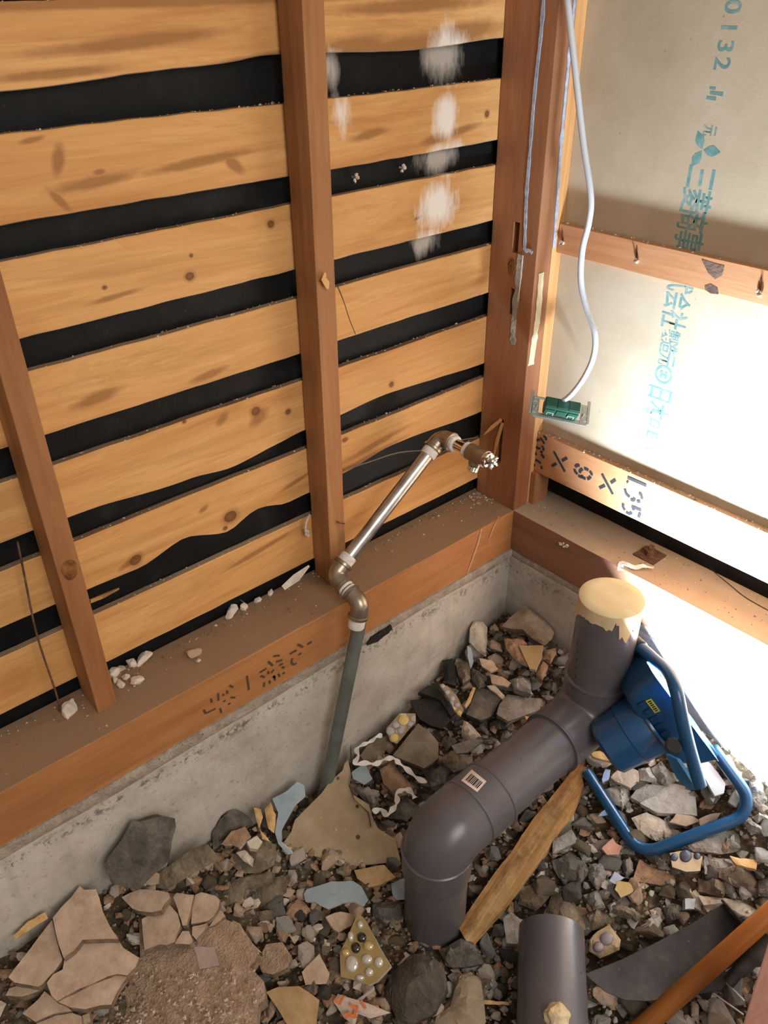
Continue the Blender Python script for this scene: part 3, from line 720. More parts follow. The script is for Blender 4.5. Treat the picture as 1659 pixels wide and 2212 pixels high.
for p_, q_ in ((K2 - d1*.074, -d1), (K2 - V((0,0,.027)), V((0,0,-1)))):
    bm = bmesh.new(); tube(bm, [p_ - q_*.003, p_ - q_*.001, p_ + q_*.0015, p_ + q_*.003], [R+.0043, R+.0066, R+.0066, R+.0043], 56)
    obj('ridge', bm, M_PVC, el2, smooth=30)
# barcode label on the lower elbow socket
def on_pipe(ax_o, ax_d, r, u, v):
    d = ray(u, v).normalized(); w0 = CAM - ax_o; e = ax_d.normalized()
    dp_ = d - e * d.dot(e); wp_ = w0 - e * w0.dot(e)
    A, B, C_ = dp_.dot(dp_), 2*dp_.dot(wp_), wp_.dot(wp_) - r*r
    disc = max(0.0, B*B - 4*A*C_); return CAM + d * ((-B - math.sqrt(disc)) / (2*A))
def label_patch(name, parent, o, dr, r, quad, mat, nx=10, ny=6):
    bm = bmesh.new(); g = []
    for j in range(ny + 1):
        row = []
        for i in range(nx + 1):
            a, b = i/nx, j/ny
            u = (quad[0][0]*(1-a)+quad[1][0]*a)*(1-b) + (quad[3][0]*(1-a)+quad[2][0]*a)*b
            v = (quad[0][1]*(1-a)+quad[1][1]*a)*(1-b) + (quad[3][1]*(1-a)+quad[2][1]*a)*b
            row.append(bm.verts.new(on_pipe(o, dr, r, u, v)))
        g.append(row)
    for j in range(ny):
        for i in range(nx): bm.faces.new((g[j][i], g[j][i+1], g[j+1][i+1], g[j+1][i]))
    return obj(name, bm, mat, parent)
LQ = [(1019, 1662), (1051, 1688), (1031, 1711), (996, 1686)]
lb = label_patch('barcode_label', dp, K1, d1, R + .0052, LQ, plain('white_label_paper', 'dcc9be', .7))
def lerpq(a, b):
    u = (LQ[0][0]*(1-a)+LQ[1][0]*a)*(1-b) + (LQ[3][0]*(1-a)+LQ[2][0]*a)*b
    v = (LQ[0][1]*(1-a)+LQ[1][1]*a)*(1-b) + (LQ[3][1]*(1-a)+LQ[2][1]*a)*b; return (u, v)
x = .14; widths = [.05,.03,.07,.04,.05,.09,.03,.05,.06]
for k, wd in enumerate(widths):
    label_patch('bar', lb, K1, d1, R + .0056, [lerpq(x, .22), lerpq(x+wd, .22), lerpq(x+wd, .80), lerpq(x, .80)], M_INK, 2, 5); x += wd + .034
# printed marks down the upright pipe
for k in range(6):
    u0, v0 = 1247 - k*1.2, 1385 + k*18
    label_patch('pipe_print', up_pipe, K1, V((0,0,1)), R + .0004, [(u0, v0), (u0+2.5, v0), (u0+2, v0+7), (u0-.5, v0+7)], plain('dark_print', '3a373d', .6) if k == 0 else bpy.data.materials['dark_print'], 2, 3)
# masking tape stretched over the open end
bm = bmesh.new(); S = 72; rings = []
for r_, z_ in ((0, .0710), (.02, .0712), (.04, .0708), (.0560, .0700), (.0580, .0685), (.0584, .064), (.0581, .052)):
    rings.append([bm.verts.new(T0 + V((math.cos(2*math.pi*k/S)*r_, math.sin(2*math.pi*k/S)*r_, z_ - .067))) for k in range(S)] if r_ else [bm.verts.new(T0 + V((0, 0, .004)))])
low = []
for k in range(S):
    a = 2*math.pi*k/S
    L = .026 + .010*noise.noise(V((math.cos(a)*2.2, math.sin(a)*2.2, 5))) + .006*noise.noise(V((math.cos(a)*9, math.sin(a)*9, 2)))
    da = (a - math.radians(-22) + math.pi) % (2*math.pi) - math.pi
    if abs(da) < .42: L = .062 - .05*abs(da)/.42 * (1.0 + .5*math.sin(k*2.1))
    da2 = (a - math.radians(-140) + math.pi) % (2*math.pi) - math.pi
    if abs(da2) < .25: L += .012
    r_ = .0580 + (.003 if abs(da2) < .2 else 0) + .0012*noise.noise(V((k*.9, 0, 0)))
    low.append(bm.verts.new(T0 + V((math.cos(a)*r_, math.sin(a)*r_, -L))))
rings.append(low)
for k in range(S): bm.faces.new((rings[0][0], rings[1][k], rings[1][(k+1) % S]))
for i in range(1, len(rings)-1):
    for k in range(S): bm.faces.new((rings[i][k], rings[i][(k+1) % S], rings[i+1][(k+1) % S], rings[i+1][k]))
obj('masking_tape', bm, M_MASK, dp, smooth=35)
# cut stub of the same pipe in the foreground
sd = V((-.62, .74, .05)).normalized()
s0 = at_depth(1191, 2026, 1.425)
stub_top = s0 + sd*.012; stub_bot = s0 - sd*.42
st = empty('drain_pipe', s0 - sd*.2, 'short grey plastic pipe stub leaning in the rubble at the bottom edge, no elbow', 'pipe')
bm = bmesh.new(); pipe(bm, stub_top, stub_bot, R, R - .0045, 56)
obj('stub_pipe', bm, M_PVC, st, smooth=40)
bm = bmesh.new(); c = on_pipe(s0, sd, R, 1203, 2196)
bmesh.ops.create_icosphere(bm, subdivisions=3, radius=.020, matrix=Matrix.Translation(c)); 
for v in bm.verts: v.co = c + (v.co - c) * (1 + .28*noise.noise(v.co*90))
o = obj('masking_tape_ball', bm, M_MASK, None, origin=c); tag(o, 'crumpled yellowish ball of masking tape stuck on the foreground pipe stub', 'tape')

# ---------------------------------------------------------------- hanging cable and switch frame
M_CABLE = NT('white_grey_cable_sheath').out('cfd3da', .45, None, 0, .5)
cpts = [V((.020, .008, 1.30)), on_y(1222, -60, .0), on_y(1226, 0, -.004), on_y(1240, 130, -.008), on_y(1259, 300, -.012), on_y(1276, 420, -.014), on_y(1272, 480, -.015), on_y(1258, 540, -.015), on_y(1255, 610, -.015), on_y(1268, 670, -.016), on_y(1285, 722, -.018), on_y(1282, 770, -.02), on_y(1262, 815, -.022), on_y(1236, 850, -.024), on_y(1214, 868, -.026)]
bm = bmesh.new(); tube(bm, smooth_path(cpts, 7), .0054, 14)
tag(obj('cable', bm, M_CABLE, origin=cpts[-1], smooth=True), 'white electric cable dangling in front of the corner post', 'cable')
fa = (at_depth(1258, 913, 1.80) - at_depth(1155, 893, 1.80)).normalized()
fb = (V((0, 0, 1)) * .70 - V((0, 1, 0)) * .55 + V((.1, 0, 0))); fb = (fb - fa * fb.dot(fa)).normalized()
fc = fb.cross(fa).normalized()                       # towards the viewer/down along the plate
if fc.dot(CAM - on_y(1212, 880, -.02)) < 0: fc = -fc
fo = on_y(1211, 884, -.026)
sw = empty('wall_switch', fo, 'green three-module switch insert in a bent metal mounting frame hanging on the cable end', 'switch')
M_GREEN = NT('dark_green_plastic').out('0f4634', .35)
M_PLATE = NT('zinc_plate').out('a9aea8', .3, None, .75)
bm = bmesh.new(); obox(bm, fo + fb*.006, fa, fc, fb, .068, .024, .026, .002); obj('switch_body', bm, M_GREEN, sw)
bm = bmesh.new()
for k in (-1, 0, 1): obox(bm, fo + fa*.0225*k + fb*.0195, fa, fc, fb, .0205, .019, .003, .0008)
for k in (-1, 0, 1): obox(bm, fo + fa*.0225*k + fc*.0125 + fb*.004, fa, fc, fb, .019, .003, .018, .0006)
obj('module', bm, M_GREEN, sw)
bm = bmesh.new()
obox(bm, fo + fc*.0205 - fb*.008, fa, fc, fb, .105, .004, .0035, .0005); obox(bm, fo - fc*.0205 - fb*.008, fa, fc, fb, .105, .004, .0035, .0005)
obox(bm, fo + fc*.0150 - fb*.009, fa, fc, fb, .100, .007, .0012)
for s in (-1, 1):
    obox(bm, fo + fa*.048*s - fb*.008, fa, fc, fb, .014, .041, .0015)
    obox(bm, fo + fa*.056*s - fb*.008 - fc*.008, fa, fc, fb, .006, .05, .0015)
    for q in (-.012, .0, .012): obox(bm, fo + fa*.0495*s + fc*q - fb*.006, fa, fc, fb, .008, .002, .003)
obj('mounting_frame', bm, M_PLATE, sw)
bm = bmesh.new()
for k in (-1, 1):
    c = fo + fa*.020*k + fc*.0145 + fb*.001
    for q in ((-.006, 0), (.006, 0)): obox(bm, c + fa*q[0], fa, fc, fb, .0012, .0016, .009)
    obox(bm, c + fb*.004, fa, fc, fb, .013, .0016, .0012)
obj('clip_mark', bm, plain('pale_green_clip', '9fc4b4', .5), sw)
bm = bmesh.new()
for k in (-1, 1): tube(bm, [fo + fa*.046*k + fb*.002, fo + fa*.046*k - fb*.010], .0022, 10)
obj('screw', bm, M_STEEL, sw)

# ---------------------------------------------------------------- blue floodlight lying against the back footing
M_BLUE = NT('blue_enamel').out('11456d', .3, None, .0, .5, .2)
M_BLUEL = NT('light_blue_bracket_paint').out('2a74a3', .35, None, 0, .5)
M_BLACK = NT('black_rubber').out('1a1a1c', .6)
LC = V((.487, -.100, -.186))
LF = V((.47, .74, .60)).normalized()                  # direction the lamp looks
RL, RR = on_y(1388, 1408, -.200), on_y(1552, 1628, -.130)
LW = (RR - RL).normalized(); LF = (LF - LW*LF.dot(LW)).normalized()
LU = LW.cross(LF).normalized()
if LU.dot(CAM - RL) < 0: LU = -LU
LC = (RL + RR)/2 - LU*.066 - UP*.032 + RT*.006
fl = empty('floodlight', (LC.x, LC.y, -.36), 'blue portable floodlight with a tube stand, lit and facing the back footing', 'lamp')
def loc(a, f, u): return LC + LW*a + LF*f + LU*u
bm = bmesh.new()                                       # open hood: stacked rounded rectangles
secs = [(-.062, .074, .044), (-.056, .082, .050), (-.03, .098, .058), (.0, .106, .063), (.006, .110, .066), (.006, .104, .060), (-.026, .094, .053), (-.05, .076, .042)]
SR = []
def rrect(a, u, r=.014, n=5):
    out = []
    for sx, su, st in ((1, 1, 0), (-1, 1, 90), (-1, -1, 180), (1, -1, 270)):
        for k in range(n + 1):
            g = math.radians(st + 90*k/n); out.append((sx*(a-r) + math.cos(g)*r, su*(u-r) + math.sin(g)*r))
    return out
for f, a, u in secs: SR.append([bm.verts.new(loc(p[0], f, p[1])) for p in rrect(a, u)])
for i in range(len(SR)-1):
    m = len(SR[i])
    for k in range(m): bm.faces.new((SR[i][k], SR[i][(k+1) % m], SR[i+1][(k+1) % m], SR[i+1][k]))
bm.faces.new(SR[0]); bm.faces.new(SR[-1])
hood = obj('hood', bm, [M_BLUE], fl, smooth=35)
bm = bmesh.new()
obox(bm, loc(0, -.047, 0), LW, LU, LF, .12, .062, .002); obj('reflector', bm, NT('reflector').out('e8e8e8', .25, None, .8), fl)
gl = NT('lit_lamp_tube'); gl.b.inputs['Emission Color'].default_value = (1, .97, .93, 1); gl.b.inputs['Emission Strength'].default_value = 20
gl = gl.out('ffffff', .4)
bm = bmesh.new(); tube(bm, [loc(-.045, -.03, 0), loc(.045, -.03, 0)], .006, 12); obj('lamp_tube', bm, gl, fl)
la = bpy.data.lights.new('floodlight_beam', 'AREA'); la.shape = 'RECTANGLE'; la.size = .16; la.size_y = .08; la.energy = LAMP_POWER; la.color = (.64, .81, 1.0)
lo = bpy.data.objects.new('floodlight_beam', la); COL.objects.link(lo)
mw = Matrix.Identity(4)
for i in range(3): mw[i][0], mw[i][1], mw[i][2], mw[i][3] = LW[i], LU[i], (LW.cross(LU))[i], loc(0, -.012, 0)[i]
if LW.cross(LU).dot(LF) > 0:
    for i in range(3): mw[i][0] *= -1; mw[i][2] *= -1
lo.matrix_world = mw
bm = bmesh.new()                                       # rear housing
rc = lambda f: loc(.004, f, .006)
tube(bm, [rc(q) for q in (-.050, -.056, -.098, -.100, -.146, -.152)], [.058, .060, .058, .056, .053, .046], 40)
hs = obj('rear_housing', bm, M_BLUE, fl, smooth=30)
bm = bmesh.new(); tube(bm, [rc(q) for q in (-.0545, -.0575)], .0608, 40); obj('gasket', bm, M_BLACK, fl, smooth=30)
bm = bmesh.new()
for k in range(7):
    a = -.066 + k*.018; obox(bm, loc(a, -.040, .0560), (LW + LU*.0).normalized(), LF, LU, .009, .016, .004, .001)
obj('vent_slot', bm, NT('dark_blue_vents').out('0a2c48', .7, None, 0, .2), fl)
bm = bmesh.new(); tl = (LF*.9 + LU*.27).normalized(); tn = (LU*.95 - LF*.28).normalized()
sc_ = loc(-.055, -.028, .0605); obox(bm, sc_, LW, tl, tn, .030, .011, .0006); stk = obj('warning_sticker', bm, plain('yellow_sticker', 'b8b02a', .5), fl)
bm = bmesh.new()
for k in range(6): obox(bm, sc_ + LW*(-.011 + k*.0044) + tn*.0005, LW, tl, tn, .0026, .0055 if k % 2 else .0068, .0004)
obj('sticker_text', bm, M_INK, stk)
bm = bmesh.new()                                       # stand arm and carrying handle
hpts = [on_y(1512, 1697, -.215), on_y(1486, 1605, -.212), on_y(1472, 1545, -.206), on_y(1460, 1490, -.195), on_y(1442, 1452, -.175), on_y(1412, 1424, -.155), on_y(1385, 1400, -.14), on_y(1350, 1372, -.12), on_y(1318, 1360, -.10)]
hp_s = smooth_path(hpts, 6); tube(bm, hp_s, .0116, 18); hd = obj('handle_tube', bm, M_BLUE, fl, smooth=40)
bm = bmesh.new(); tube(bm, hp_s[36:], .0138, 18); obj('rubber_grip', bm, M_BLACK, hd, smooth=40)
bm = bmesh.new(); kp = on_y(1455, 1611, -.225); kd = (CAM - kp).normalized()
tube(bm, [kp - kd*.012, kp - kd*.002, kp + kd*.006, kp + kd*.008], [.008, .0150, .0150, .011], 10); obj('knob', bm, M_BLACK, fl)
bm = bmesh.new()                                       # flat bracket under the knob
q = [on_y(u, v, -.205) for u, v in ((1437, 1628), (1462, 1640), (1503, 1704), (1490, 1706), (1462, 1682))]
top = [bm.verts.new(p) for p in q]; bot = [bm.verts.new(p + V((.004, .006, -.001))) for p in q]
bm.faces.new(top); bm.faces.new(bot[::-1])
for i in range(5): bm.faces.new((top[i], top[(i+1) % 5], bot[(i+1) % 5], bot[i]))
obj('bracket', bm, M_BLUEL, fl)
lp = [on_heap(1268, 1668, .03)]
ca = on_heap(1382, 1848, .018); cb = on_heap(1640, 1752, .022); le = on_y(1540, 1616, -.085)
pth = bend(lp[0], ca, cb, .045, 10)[:-1] + bend(ca, cb, le, .042, 10)[1:]
bm = bmesh.new(); tube(bm, pth, .0114, 18); obj('stand_loop', bm, M_BLUE, fl, smooth=40)
bm = bmesh.new(); obox(bm, le + V((-.006,-.006,.004)), LW, LF, LU, .05, .012, .028, .002); obj('stand_clip', bm, M_BLUEL, fl)
for (u, v) in ((1357, 1795), (1607, 1690)):
    p = on_heap(u, v, .02); bm = bmesh.new(); obox(bm, p, RT, UP, -FW, .016, .012, .012, .002); obj('rubber_foot', bm, M_BLACK, fl)

# ---------------------------------------------------------------- hoe blade, wooden handle, plank, timber
M_IRON = NT('black_hoe_iron'); c_ = M_IRON.coords('Position', (1,1,1), False)
n_ = M_IRON.noise(c_, 26, 6, .65); M_IRON = M_IRON.out(M_IRON.mix(M_IRON.ramp(M_IRON.noise(c_, 90, 3), [(.66,.0),(.8,.3)]), M_IRON.ramp(n_, [(.3,'2c2b2b'),(.55,'3b3a39'),(.75,'4d4a47')]), '8d8272'), .5, M_IRON.bump(n_, .2, .003), .35, .4)
hz = lambda u, v, z: on_z(u, v, z)
HB = [(1264,2104),(1278,2118),(1310,2142),(1350,2158),(1400,2160),(1460,2150),(1520,2143),(1560,2136),(1580,2112),(1602,2080),(1632,2050),(1612,2010),(1562,1952),(1500,1990),(1420,2032),(1340,2072)]
HC = on_heap(1450, 2080, .050); HN = V((.16, -.26, 1)).normalized()
def hp_(u, v, up=0.0): return on_plane(u, v, HC, HN) + HN*up
hoe = empty('hoe', HC, 'black iron hoe blade with a turned-up back edge lying in the rubble, lower right', 'hoe')
bm = bmesh.new(); tv = [bm.verts.new(hp_(*p)) for p in HB]
f = bm.faces.new(tv); r = bmesh.ops.triangulate(bm, faces=[f]); bmesh.ops.subdivide_edges(bm, edges=bm.edges[:], cuts=3, use_grid_fill=True)
for v in bm.verts:
    d = (v.co - HC).length; v.co += HN * (-.014 * max(0, 1 - (d/.13)**2) + .0018*noise.noise(v.co*30))
bmesh.ops.solidify(bm, geom=bm.faces[:], thickness=.003)
obj('blade', bm, M_IRON, hoe, smooth=40)
bm = bmesh.new(); A = [hp_(1558,1950), hp_(1585,1980), hp_(1612,2012), hp_(1634,2048)]
ribbon(bm, [p + HN*.014 for p in A], [V((.75,.55,.25))]*4, .034, .003); obj('back_edge', bm, M_IRON, hoe)
nk = [hp_(1572,2124,.004), hp_(1592,2100,.016), hp_(1618,2076,.03), hp_(1652,2044,.05)]
bm = bmesh.new(); tube(bm, smooth_path(nk, 5), [.010]*5+[.013]*5+[.018]*6, 16); obj('socket', bm, M_IRON, hoe, smooth=40)
bm = bmesh.new()
for a, b in (((1566,2100,.006),(1632,2060,.012)), ((1568,2124,.004),(1606,2164,.006)), ((1540,2146,.002),(1606,2192,.0))):  # thin bright rods standing in for glints along metal edges
    tube(bm, [hp_(*a), hp_(*b)], .0016, 8)
obj('edge_glint', bm, M_STEEL, hoe)
M_HANDLE = wood('varnished_handle', '7f4a20', '9d6430', 'b07a44', 2, knots=2, across=16, along=1.0, rough=.38, streak=.6)
ha, hb = at_depth(1330, 2271, 1.345), at_depth(1800, 1852, 1.34)
hl = (hb - ha).normalized(); bm = bmesh.new(); hL = (hb - ha).length
tube(bm, [V((0,0,-hL*.5-.0)), V((0,0,-hL*.5+.004)), V((0,0,hL*.5))], [.0135,.0162,.0162], 28)
o = obj('tool_handle', bm, M_HANDLE, origin=(0,0,0), smooth=40); o.location = (ha+hb)/2; o.rotation_euler = hl.to_track_quat('Z','Y').to_euler()
tag(o, 'smooth orange-brown wooden tool handle lying diagonally across the black hoe blade', 'handle')
# broken plank under the drain pipe
pk = [on_heap(1281,1637,.05), on_heap(1272,1648,.05)]
PK_T = [(1282,1637),(1262,1654),(1238,1668),(1220,1672),(1196,1695),(1170,1722),(1150,1760),(1122,1800),(1100,1840),(1082,1870),(1062,1905),(1040,1945),(1022,1985),(1004,2022),(1012,2036),(1048,2045),(1072,2006),(1100,1962),(1128,1918),(1150,1875),(1176,1838),(1200,1800),(1222,1755),(1245,1712),(1264,1680),(1274,1660)]
g0, g1 = on_z(1030, 2020, -.440), on_z(1270, 1655, -.365)
pdir = (g1 - g0).normalized(); pn = pdir.cross(V((.75,.55,0))).normalized()
if pn.z < 0: pn = -pn
def slab_mesh(pts, n, th, rough=.0, seed=0, seg=.02, dome=0.0, shrink=.97, cuts=2, tex=.0):
    """solid plate with an irregular outline: pts outline in space, n outward normal"""
    n = V(n).normalized(); c = sum(pts, V()) / len(pts); out = []
    for i, p in enumerate(pts):
        q = pts[(i+1) % len(pts)]; L = (q - p).length; m = max(1, int(L / seg))
        for k in range(m):
            t = p.lerp(q, k / m)
            if k and rough: t += noise.noise_vector(t * (1.0/seg) + V((seed,)*3)) * rough
            out.append(t)
    bm = bmesh.new(); vs = [bm.verts.new(p) for p in out]
    es = [bm.edges.new((vs[i], vs[(i+1) % len(vs)])) for i in range(len(vs))]
    bmesh.ops.triangle_fill(bm, edges=es, use_beauty=True, use_dissolve=False)
    if cuts: bmesh.ops.subdivide_edges(bm, edges=bm.edges[:], cuts=cuts, use_grid_fill=True)
    bm.verts.ensure_lookup_table(); bm.faces.ensure_lookup_table()
    for f in bm.faces:
        f.normal_update()
        if f.normal.dot(n) < 0: f.normal_flip()
    be = [e for e in bm.edges if len(e.link_faces) == 1]; bset = {v for e in be for v in e.verts}; bl = [v.co.copy() for v in bset]
    size = max((p - c).length for p in pts)
    pr = random.Random(int(seed * 100)); planes = []
    for k in range(6):
        g = pr.uniform(0, 6.28) if k else 0; sl = pr.uniform(.5, 1.5) if k else .15
        dk = V((math.cos(g)*sl, math.sin(g)*sl, 0)); dk = dk - n*dk.dot(n); planes.append((dk, pr.uniform(.75, 1.35)))
    if dome or tex:
        for v in bm.verts:
            if dome:
                if v in bset: h = 0
                else:
                    d = min((v.co - b).length for b in bl); h = min(1.0, d / (size * .33)) ** .35
                rel = (v.co - c) / size
                hp = min(b0 - rel.dot(dk) for dk, b0 in planes)
                v.co += n * (dome * h * max(.0, hp))
            if tex: v.co += n * noise.fractal(v.co * 90 + V((seed,)*3), 1.0, 2.0, 3) * tex
    top = list(bm.faces); mp = {}
    for v in list(bm.verts):
        mp[v] = bm.verts.new(c + (v.co - c - n*n.dot(v.co - c)) * shrink - n * th + n * n.dot(v.co - c) * .2 + noise.noise_vector(v.co*30 + V((seed, 9, 4))) * rough * .5)
    for f in top:
        nf = bm.faces.new([mp[v] for v in reversed(f.verts)]); nf.material_index = 1
    for e in be:
        a, b = e.verts; f0 = e.link_faces[0]
        lp_ = [l for l in f0.loops if l.edge == e][0]
        a, b = lp_.vert, lp_.link_loop_next.vert
        nf = bm.faces.new((b, a, mp[a], mp[b])); nf.material_index = 1
    return bm, c
bm, c = slab_mesh([on_plane(u, v, g0, pn) for u, v in PK_T], pn, .016, .0015, 3, .02, 0, .99, 2, .0012)
pR = pdir.cross(pn).normalized(); mw = Matrix((pdir, pR, pn)).transposed()
for v in bm.verts: v.co = mw.inverted() @ (v.co - c)
o = obj('broken_plank', bm, [M_SPLIT, M_SPLIT], origin=(0,0,0)); o.location = c; o.rotation_euler = mw.to_euler()
for k in range(1): pass
M_SPLITX = wood('split_plank_wood', '765028', 'b68a56', 'dfbd88', 0, knots=2, blot=.75, knotcol='634022', across=30, along=2.0, streak=1.0, rough=.85)
o.data.materials[0] = M_SPLITX; o.data.materials[1] = M_SPLITX
tag(o, 'splintered brown plank slanting up from the rubble under the grey drain pipe', 'plank')
# pale sawn timber at the right lower picture edge
M_PINK = wood('raw_pink_timber', 'b07a68', 'cf9a86', 'ddb0a0', 2, knots=2, across=14, along=2.0, rough=.85)
tA = at_depth(1664, 2020, 1.14); tB = at_depth(1604, 2216, 1.20)
td = (tA - tB).normalized(); tn_ = (CAM - tA); tn_ = (tn_ - td*tn_.dot(td)).normalized(); ts = td.cross(tn_).normalized()
if ts.dot(RT) < 0: ts = -ts
bm = bmesh.new(); obox(bm, (tA+tB)/2 + ts*.045 - tn_*.02 - td*.09, ts, tn_, td, .09, .04, (tA-tB).length + .20, .002)
for v in bm.verts: v.co += noise.noise_vector(v.co*60)*.0012
ctr = (tA+tB)/2
o = obj('sawn_timber', bm, M_PINK, origin=ctr); tag(o, 'pinkish rough-sawn timber end at the lower right picture edge', 'timber')

# anchor bolt, paper scrap, little hooks
bc = V((.300, .078, 0)); bt = empty('anchor_bolt', bc, 'rusty anchor bolt with square washer on top of the dusty back sill beam', 'bolt')
bm = bmesh.new(); box(bm, bc + V((-.024,-.024,-.001)), bc + V((.024,.024,.003)), .0008); obj('washer', bm, M_RUST, bt)
bm = bmesh.new(); tube(bm, [bc + V((0,0,.003)), bc + V((0,0,.015))], .0115, 6); obj('nut', bm, M_RUST, bt)
bm = bmesh.new(); tube(bm, [bc + V((0,0,.010)), bc + V((0,0,.024))], .0062, 14); obj('bolt_shank', bm, M_RUST, bt)
M_PAPER = NT('white_tissue').out('eee9e4', .85)
tp = [on_z(u, v, .004 + .004*(i % 2)) for i, (u, v) in enumerate(((1343,1217),(1356,1219),(1372,1226),(1388,1222),(1402,1226),(1412,1227)))]
bm = bmesh.new(); ribbon(bm, smooth_path([on_y(1341,1232,-.004)] + tp, 5), (0,-.3,1), [.012]*8+[.010]*15+[.005]*8, .0012)
displace(bm, .002, 60, 4); tag(obj('paper_scrap', bm, M_PAPER, origin=tp[2]), 'twisted white paper scrap on the edge of the back sill beam', 'paper')
bm = bmesh.new(); hk = on_x(655, 1120, -.112)
tube(bm, smooth_path([hk + V((0,.012,.004)), hk + V((.012,.006,.010)), hk + V((.016,-.004,.002)), hk + V((.014,-.006,-.012)), hk + V((.012,-.004,-.022))], 6), .0018, 8)
for k in range(4): bmesh.ops.create_icosphere(bm, subdivisions=1, radius=.004, matrix=Matrix.Translation(hk + V((.012, -.004 + .004*(k % 2), -.020 - .004*k))))
tag(obj('wire_hook', bm, M_WHITE, origin=hk), 'plaster-crusted wire hook on the lowest sheathing board, left of the nearer stud', 'hook')
for u, v, lab in ((766, 383, 'plaster-crusted screw tip in the dark gap, the one nearer to the stud'), (868, 362, 'plaster-crusted screw tip in the dark gap, the one nearer to the corner post')):
    p = on_x(u, v, -.122); bm = bmesh.new(); tube(bm, [p + V((-.006,0,0)), p + V((.006,0,0))], .0015, 8)
    for k in range(3): bmesh.ops.create_icosphere(bm, subdivisions=1, radius=.0035, matrix=Matrix.Translation(p + V((.004, .003*(k-1), .004*((k*2) % 3 - 1)))))
    displace(bm, .002, 200, u); tag(obj('screw_tip', bm, M_WHITE, origin=p), lab, 'screw', 'screw tips in the gaps of the left wall')
bm = bmesh.new(); q = [on_x(38,1170,-.09), on_x(52,1240,-.088), on_x(70,1330,-.086), on_x(88,1400,-.083), on_x(122,1500,-.075), on_z(128,1535,.002)]
tube(bm, smooth_path(q, 5), .0016, 8); tag(obj('wire', bm, M_RUST, origin=q[0]), 'thin rusty wire hanging left of the leftmost stud', 'wire')
bm = bmesh.new(); q = [on_x(u, v, -.108) for u, v in ((742,1016),(800,997),(860,978),(920,972),(960,962),(1000,950),(1032,945))]
tube(bm, smooth_path(q, 5), .0014, 8); tag(obj('wire', bm, plain('dull_wire', '6f6253', .6), origin=q[3]), 'thin wire sagging along the boards behind the slanted water pipe', 'wire')
bm = bmesh.new(); q = [on_x(u, v, -.112) for u, v in ((196,1300),(225,1288),(258,1272))]
ribbon(bm, q, (1,0,0), [.006,.007,.002], .003); tag(obj('splinter', bm, M_SPLIT, origin=q[1]), 'pale wood splinter sticking out of the dark gap beside the leftmost stud', 'splinter')
bm = bmesh.new(); q = [on_x(u, v, -.085) for u, v in ((612,1270),(640,1248),(668,1222))]
ribbon(bm, q, (.7,-.3,.6), [.010,.016,.004], .003); tag(obj('splinter', bm, M_WHITE, origin=q[1]), 'whitish sliver propped on the sill beam left of the nearer stud foot', 'splinter')
# ---------------------------------------------------------------- rubble: every larger fragment is a thing of its own
random.seed(7)
MB = speck('beige_plaster', ('ab917a', 'c0a791', 'd2bba6'), 38, .9, .5, .002)
MBS = speck('crumbly_plaster_side', ('77634f', '96806a', 'b39b84'), 60, .95, .8, .004)
MCB = speck('crumbled_pink_plaster', ('a08770', 'bb9f87', 'd2b9a1'), 50, .95, 1.0, .006)
MG = speck('grey_concrete', ('75706a', '938d85', 'b0aaa1'), 34, .92, .8, .004)
MD = speck('dark_brown_concrete', ('4a443d', '635c54', '7f776d'), 34, .92, .8, .004)
MP = speck('pale_concrete', ('a09a91', 'bfb9af', 'd9d4cc'), 36, .92, .7, .004)
MW = speck('white_plaster', ('b8a896', 'd3c5b4', 'e6dbcd'), 36, .9, .7, .003)
MBR = speck('tan_brick_mortar', ('856850', 'a5856b', 'bb9c82'), 40, .92, .8, .004)
MK = speck('blackish_slate', ('1d1a17', '2b2723', '3c3731'), 34, .8, .5, .003)
MT = speck('mid_brown_concrete', ('65594a', '80725e', '9a8b76'), 34, .92, .8, .004)
MBL = speck('blue_grey_paint', ('87969d', '9cabb2', 'abb7bd'), 16, .75, .25, .0012)
MBB = speck('sky_blue_tile', ('7f9ac6', '93add6', 'a8bfe2'), 20, .35, .1, .001)
MYT = speck('yellow_tile', ('bd9f66', 'cdb07a', 'd8bf8e'), 20, .45, .2, .001)
MPT = speck('salmon_tile', ('b88470', 'c99683', 'd3a592'), 30, .6, .3, .001)
MWD = speck('raw_wood_sliver', ('b08a58', 'cfa872', 'e0c090'), 60, .8, .5, .002)
MTAN = speck('tan_hardboard', ('a08258', 'b5966c', 'c4a77e'), 26, .8, .3, .002)
def lino_mat():
    t = NT('stained_floor_sheet'); c = t.coords(); n = t.noise(c, 12, 6, .65)
    col = t.ramp(n, [(.3, '8c7a5e'), (.5, 'a38e70'), (.72, 'b8a386')])
    v = t.vor(c, 45); sep = t.n('ShaderNodeSeparateColor'); t.l(v.outputs['Color'], sep.inputs[0])
    sp_ = t.math('MULTIPLY', t.ramp(v.outputs['Distance'], [(.16, 1.0), (.26, .0)]), t.math('GREATER_THAN', sep.outputs[0], .72))
    col = t.mix(sp_, col, '4a3c26'); n2 = t.noise(c, 90, 3)
    col = t.mix(t.ramp(n2, [(.64, .0), (.74, .55)]), col, 'd8c3ab')
    return t.out(col, .7, t.bump(n2, .3, .002), 0, .3)
MLI = lino_mat()
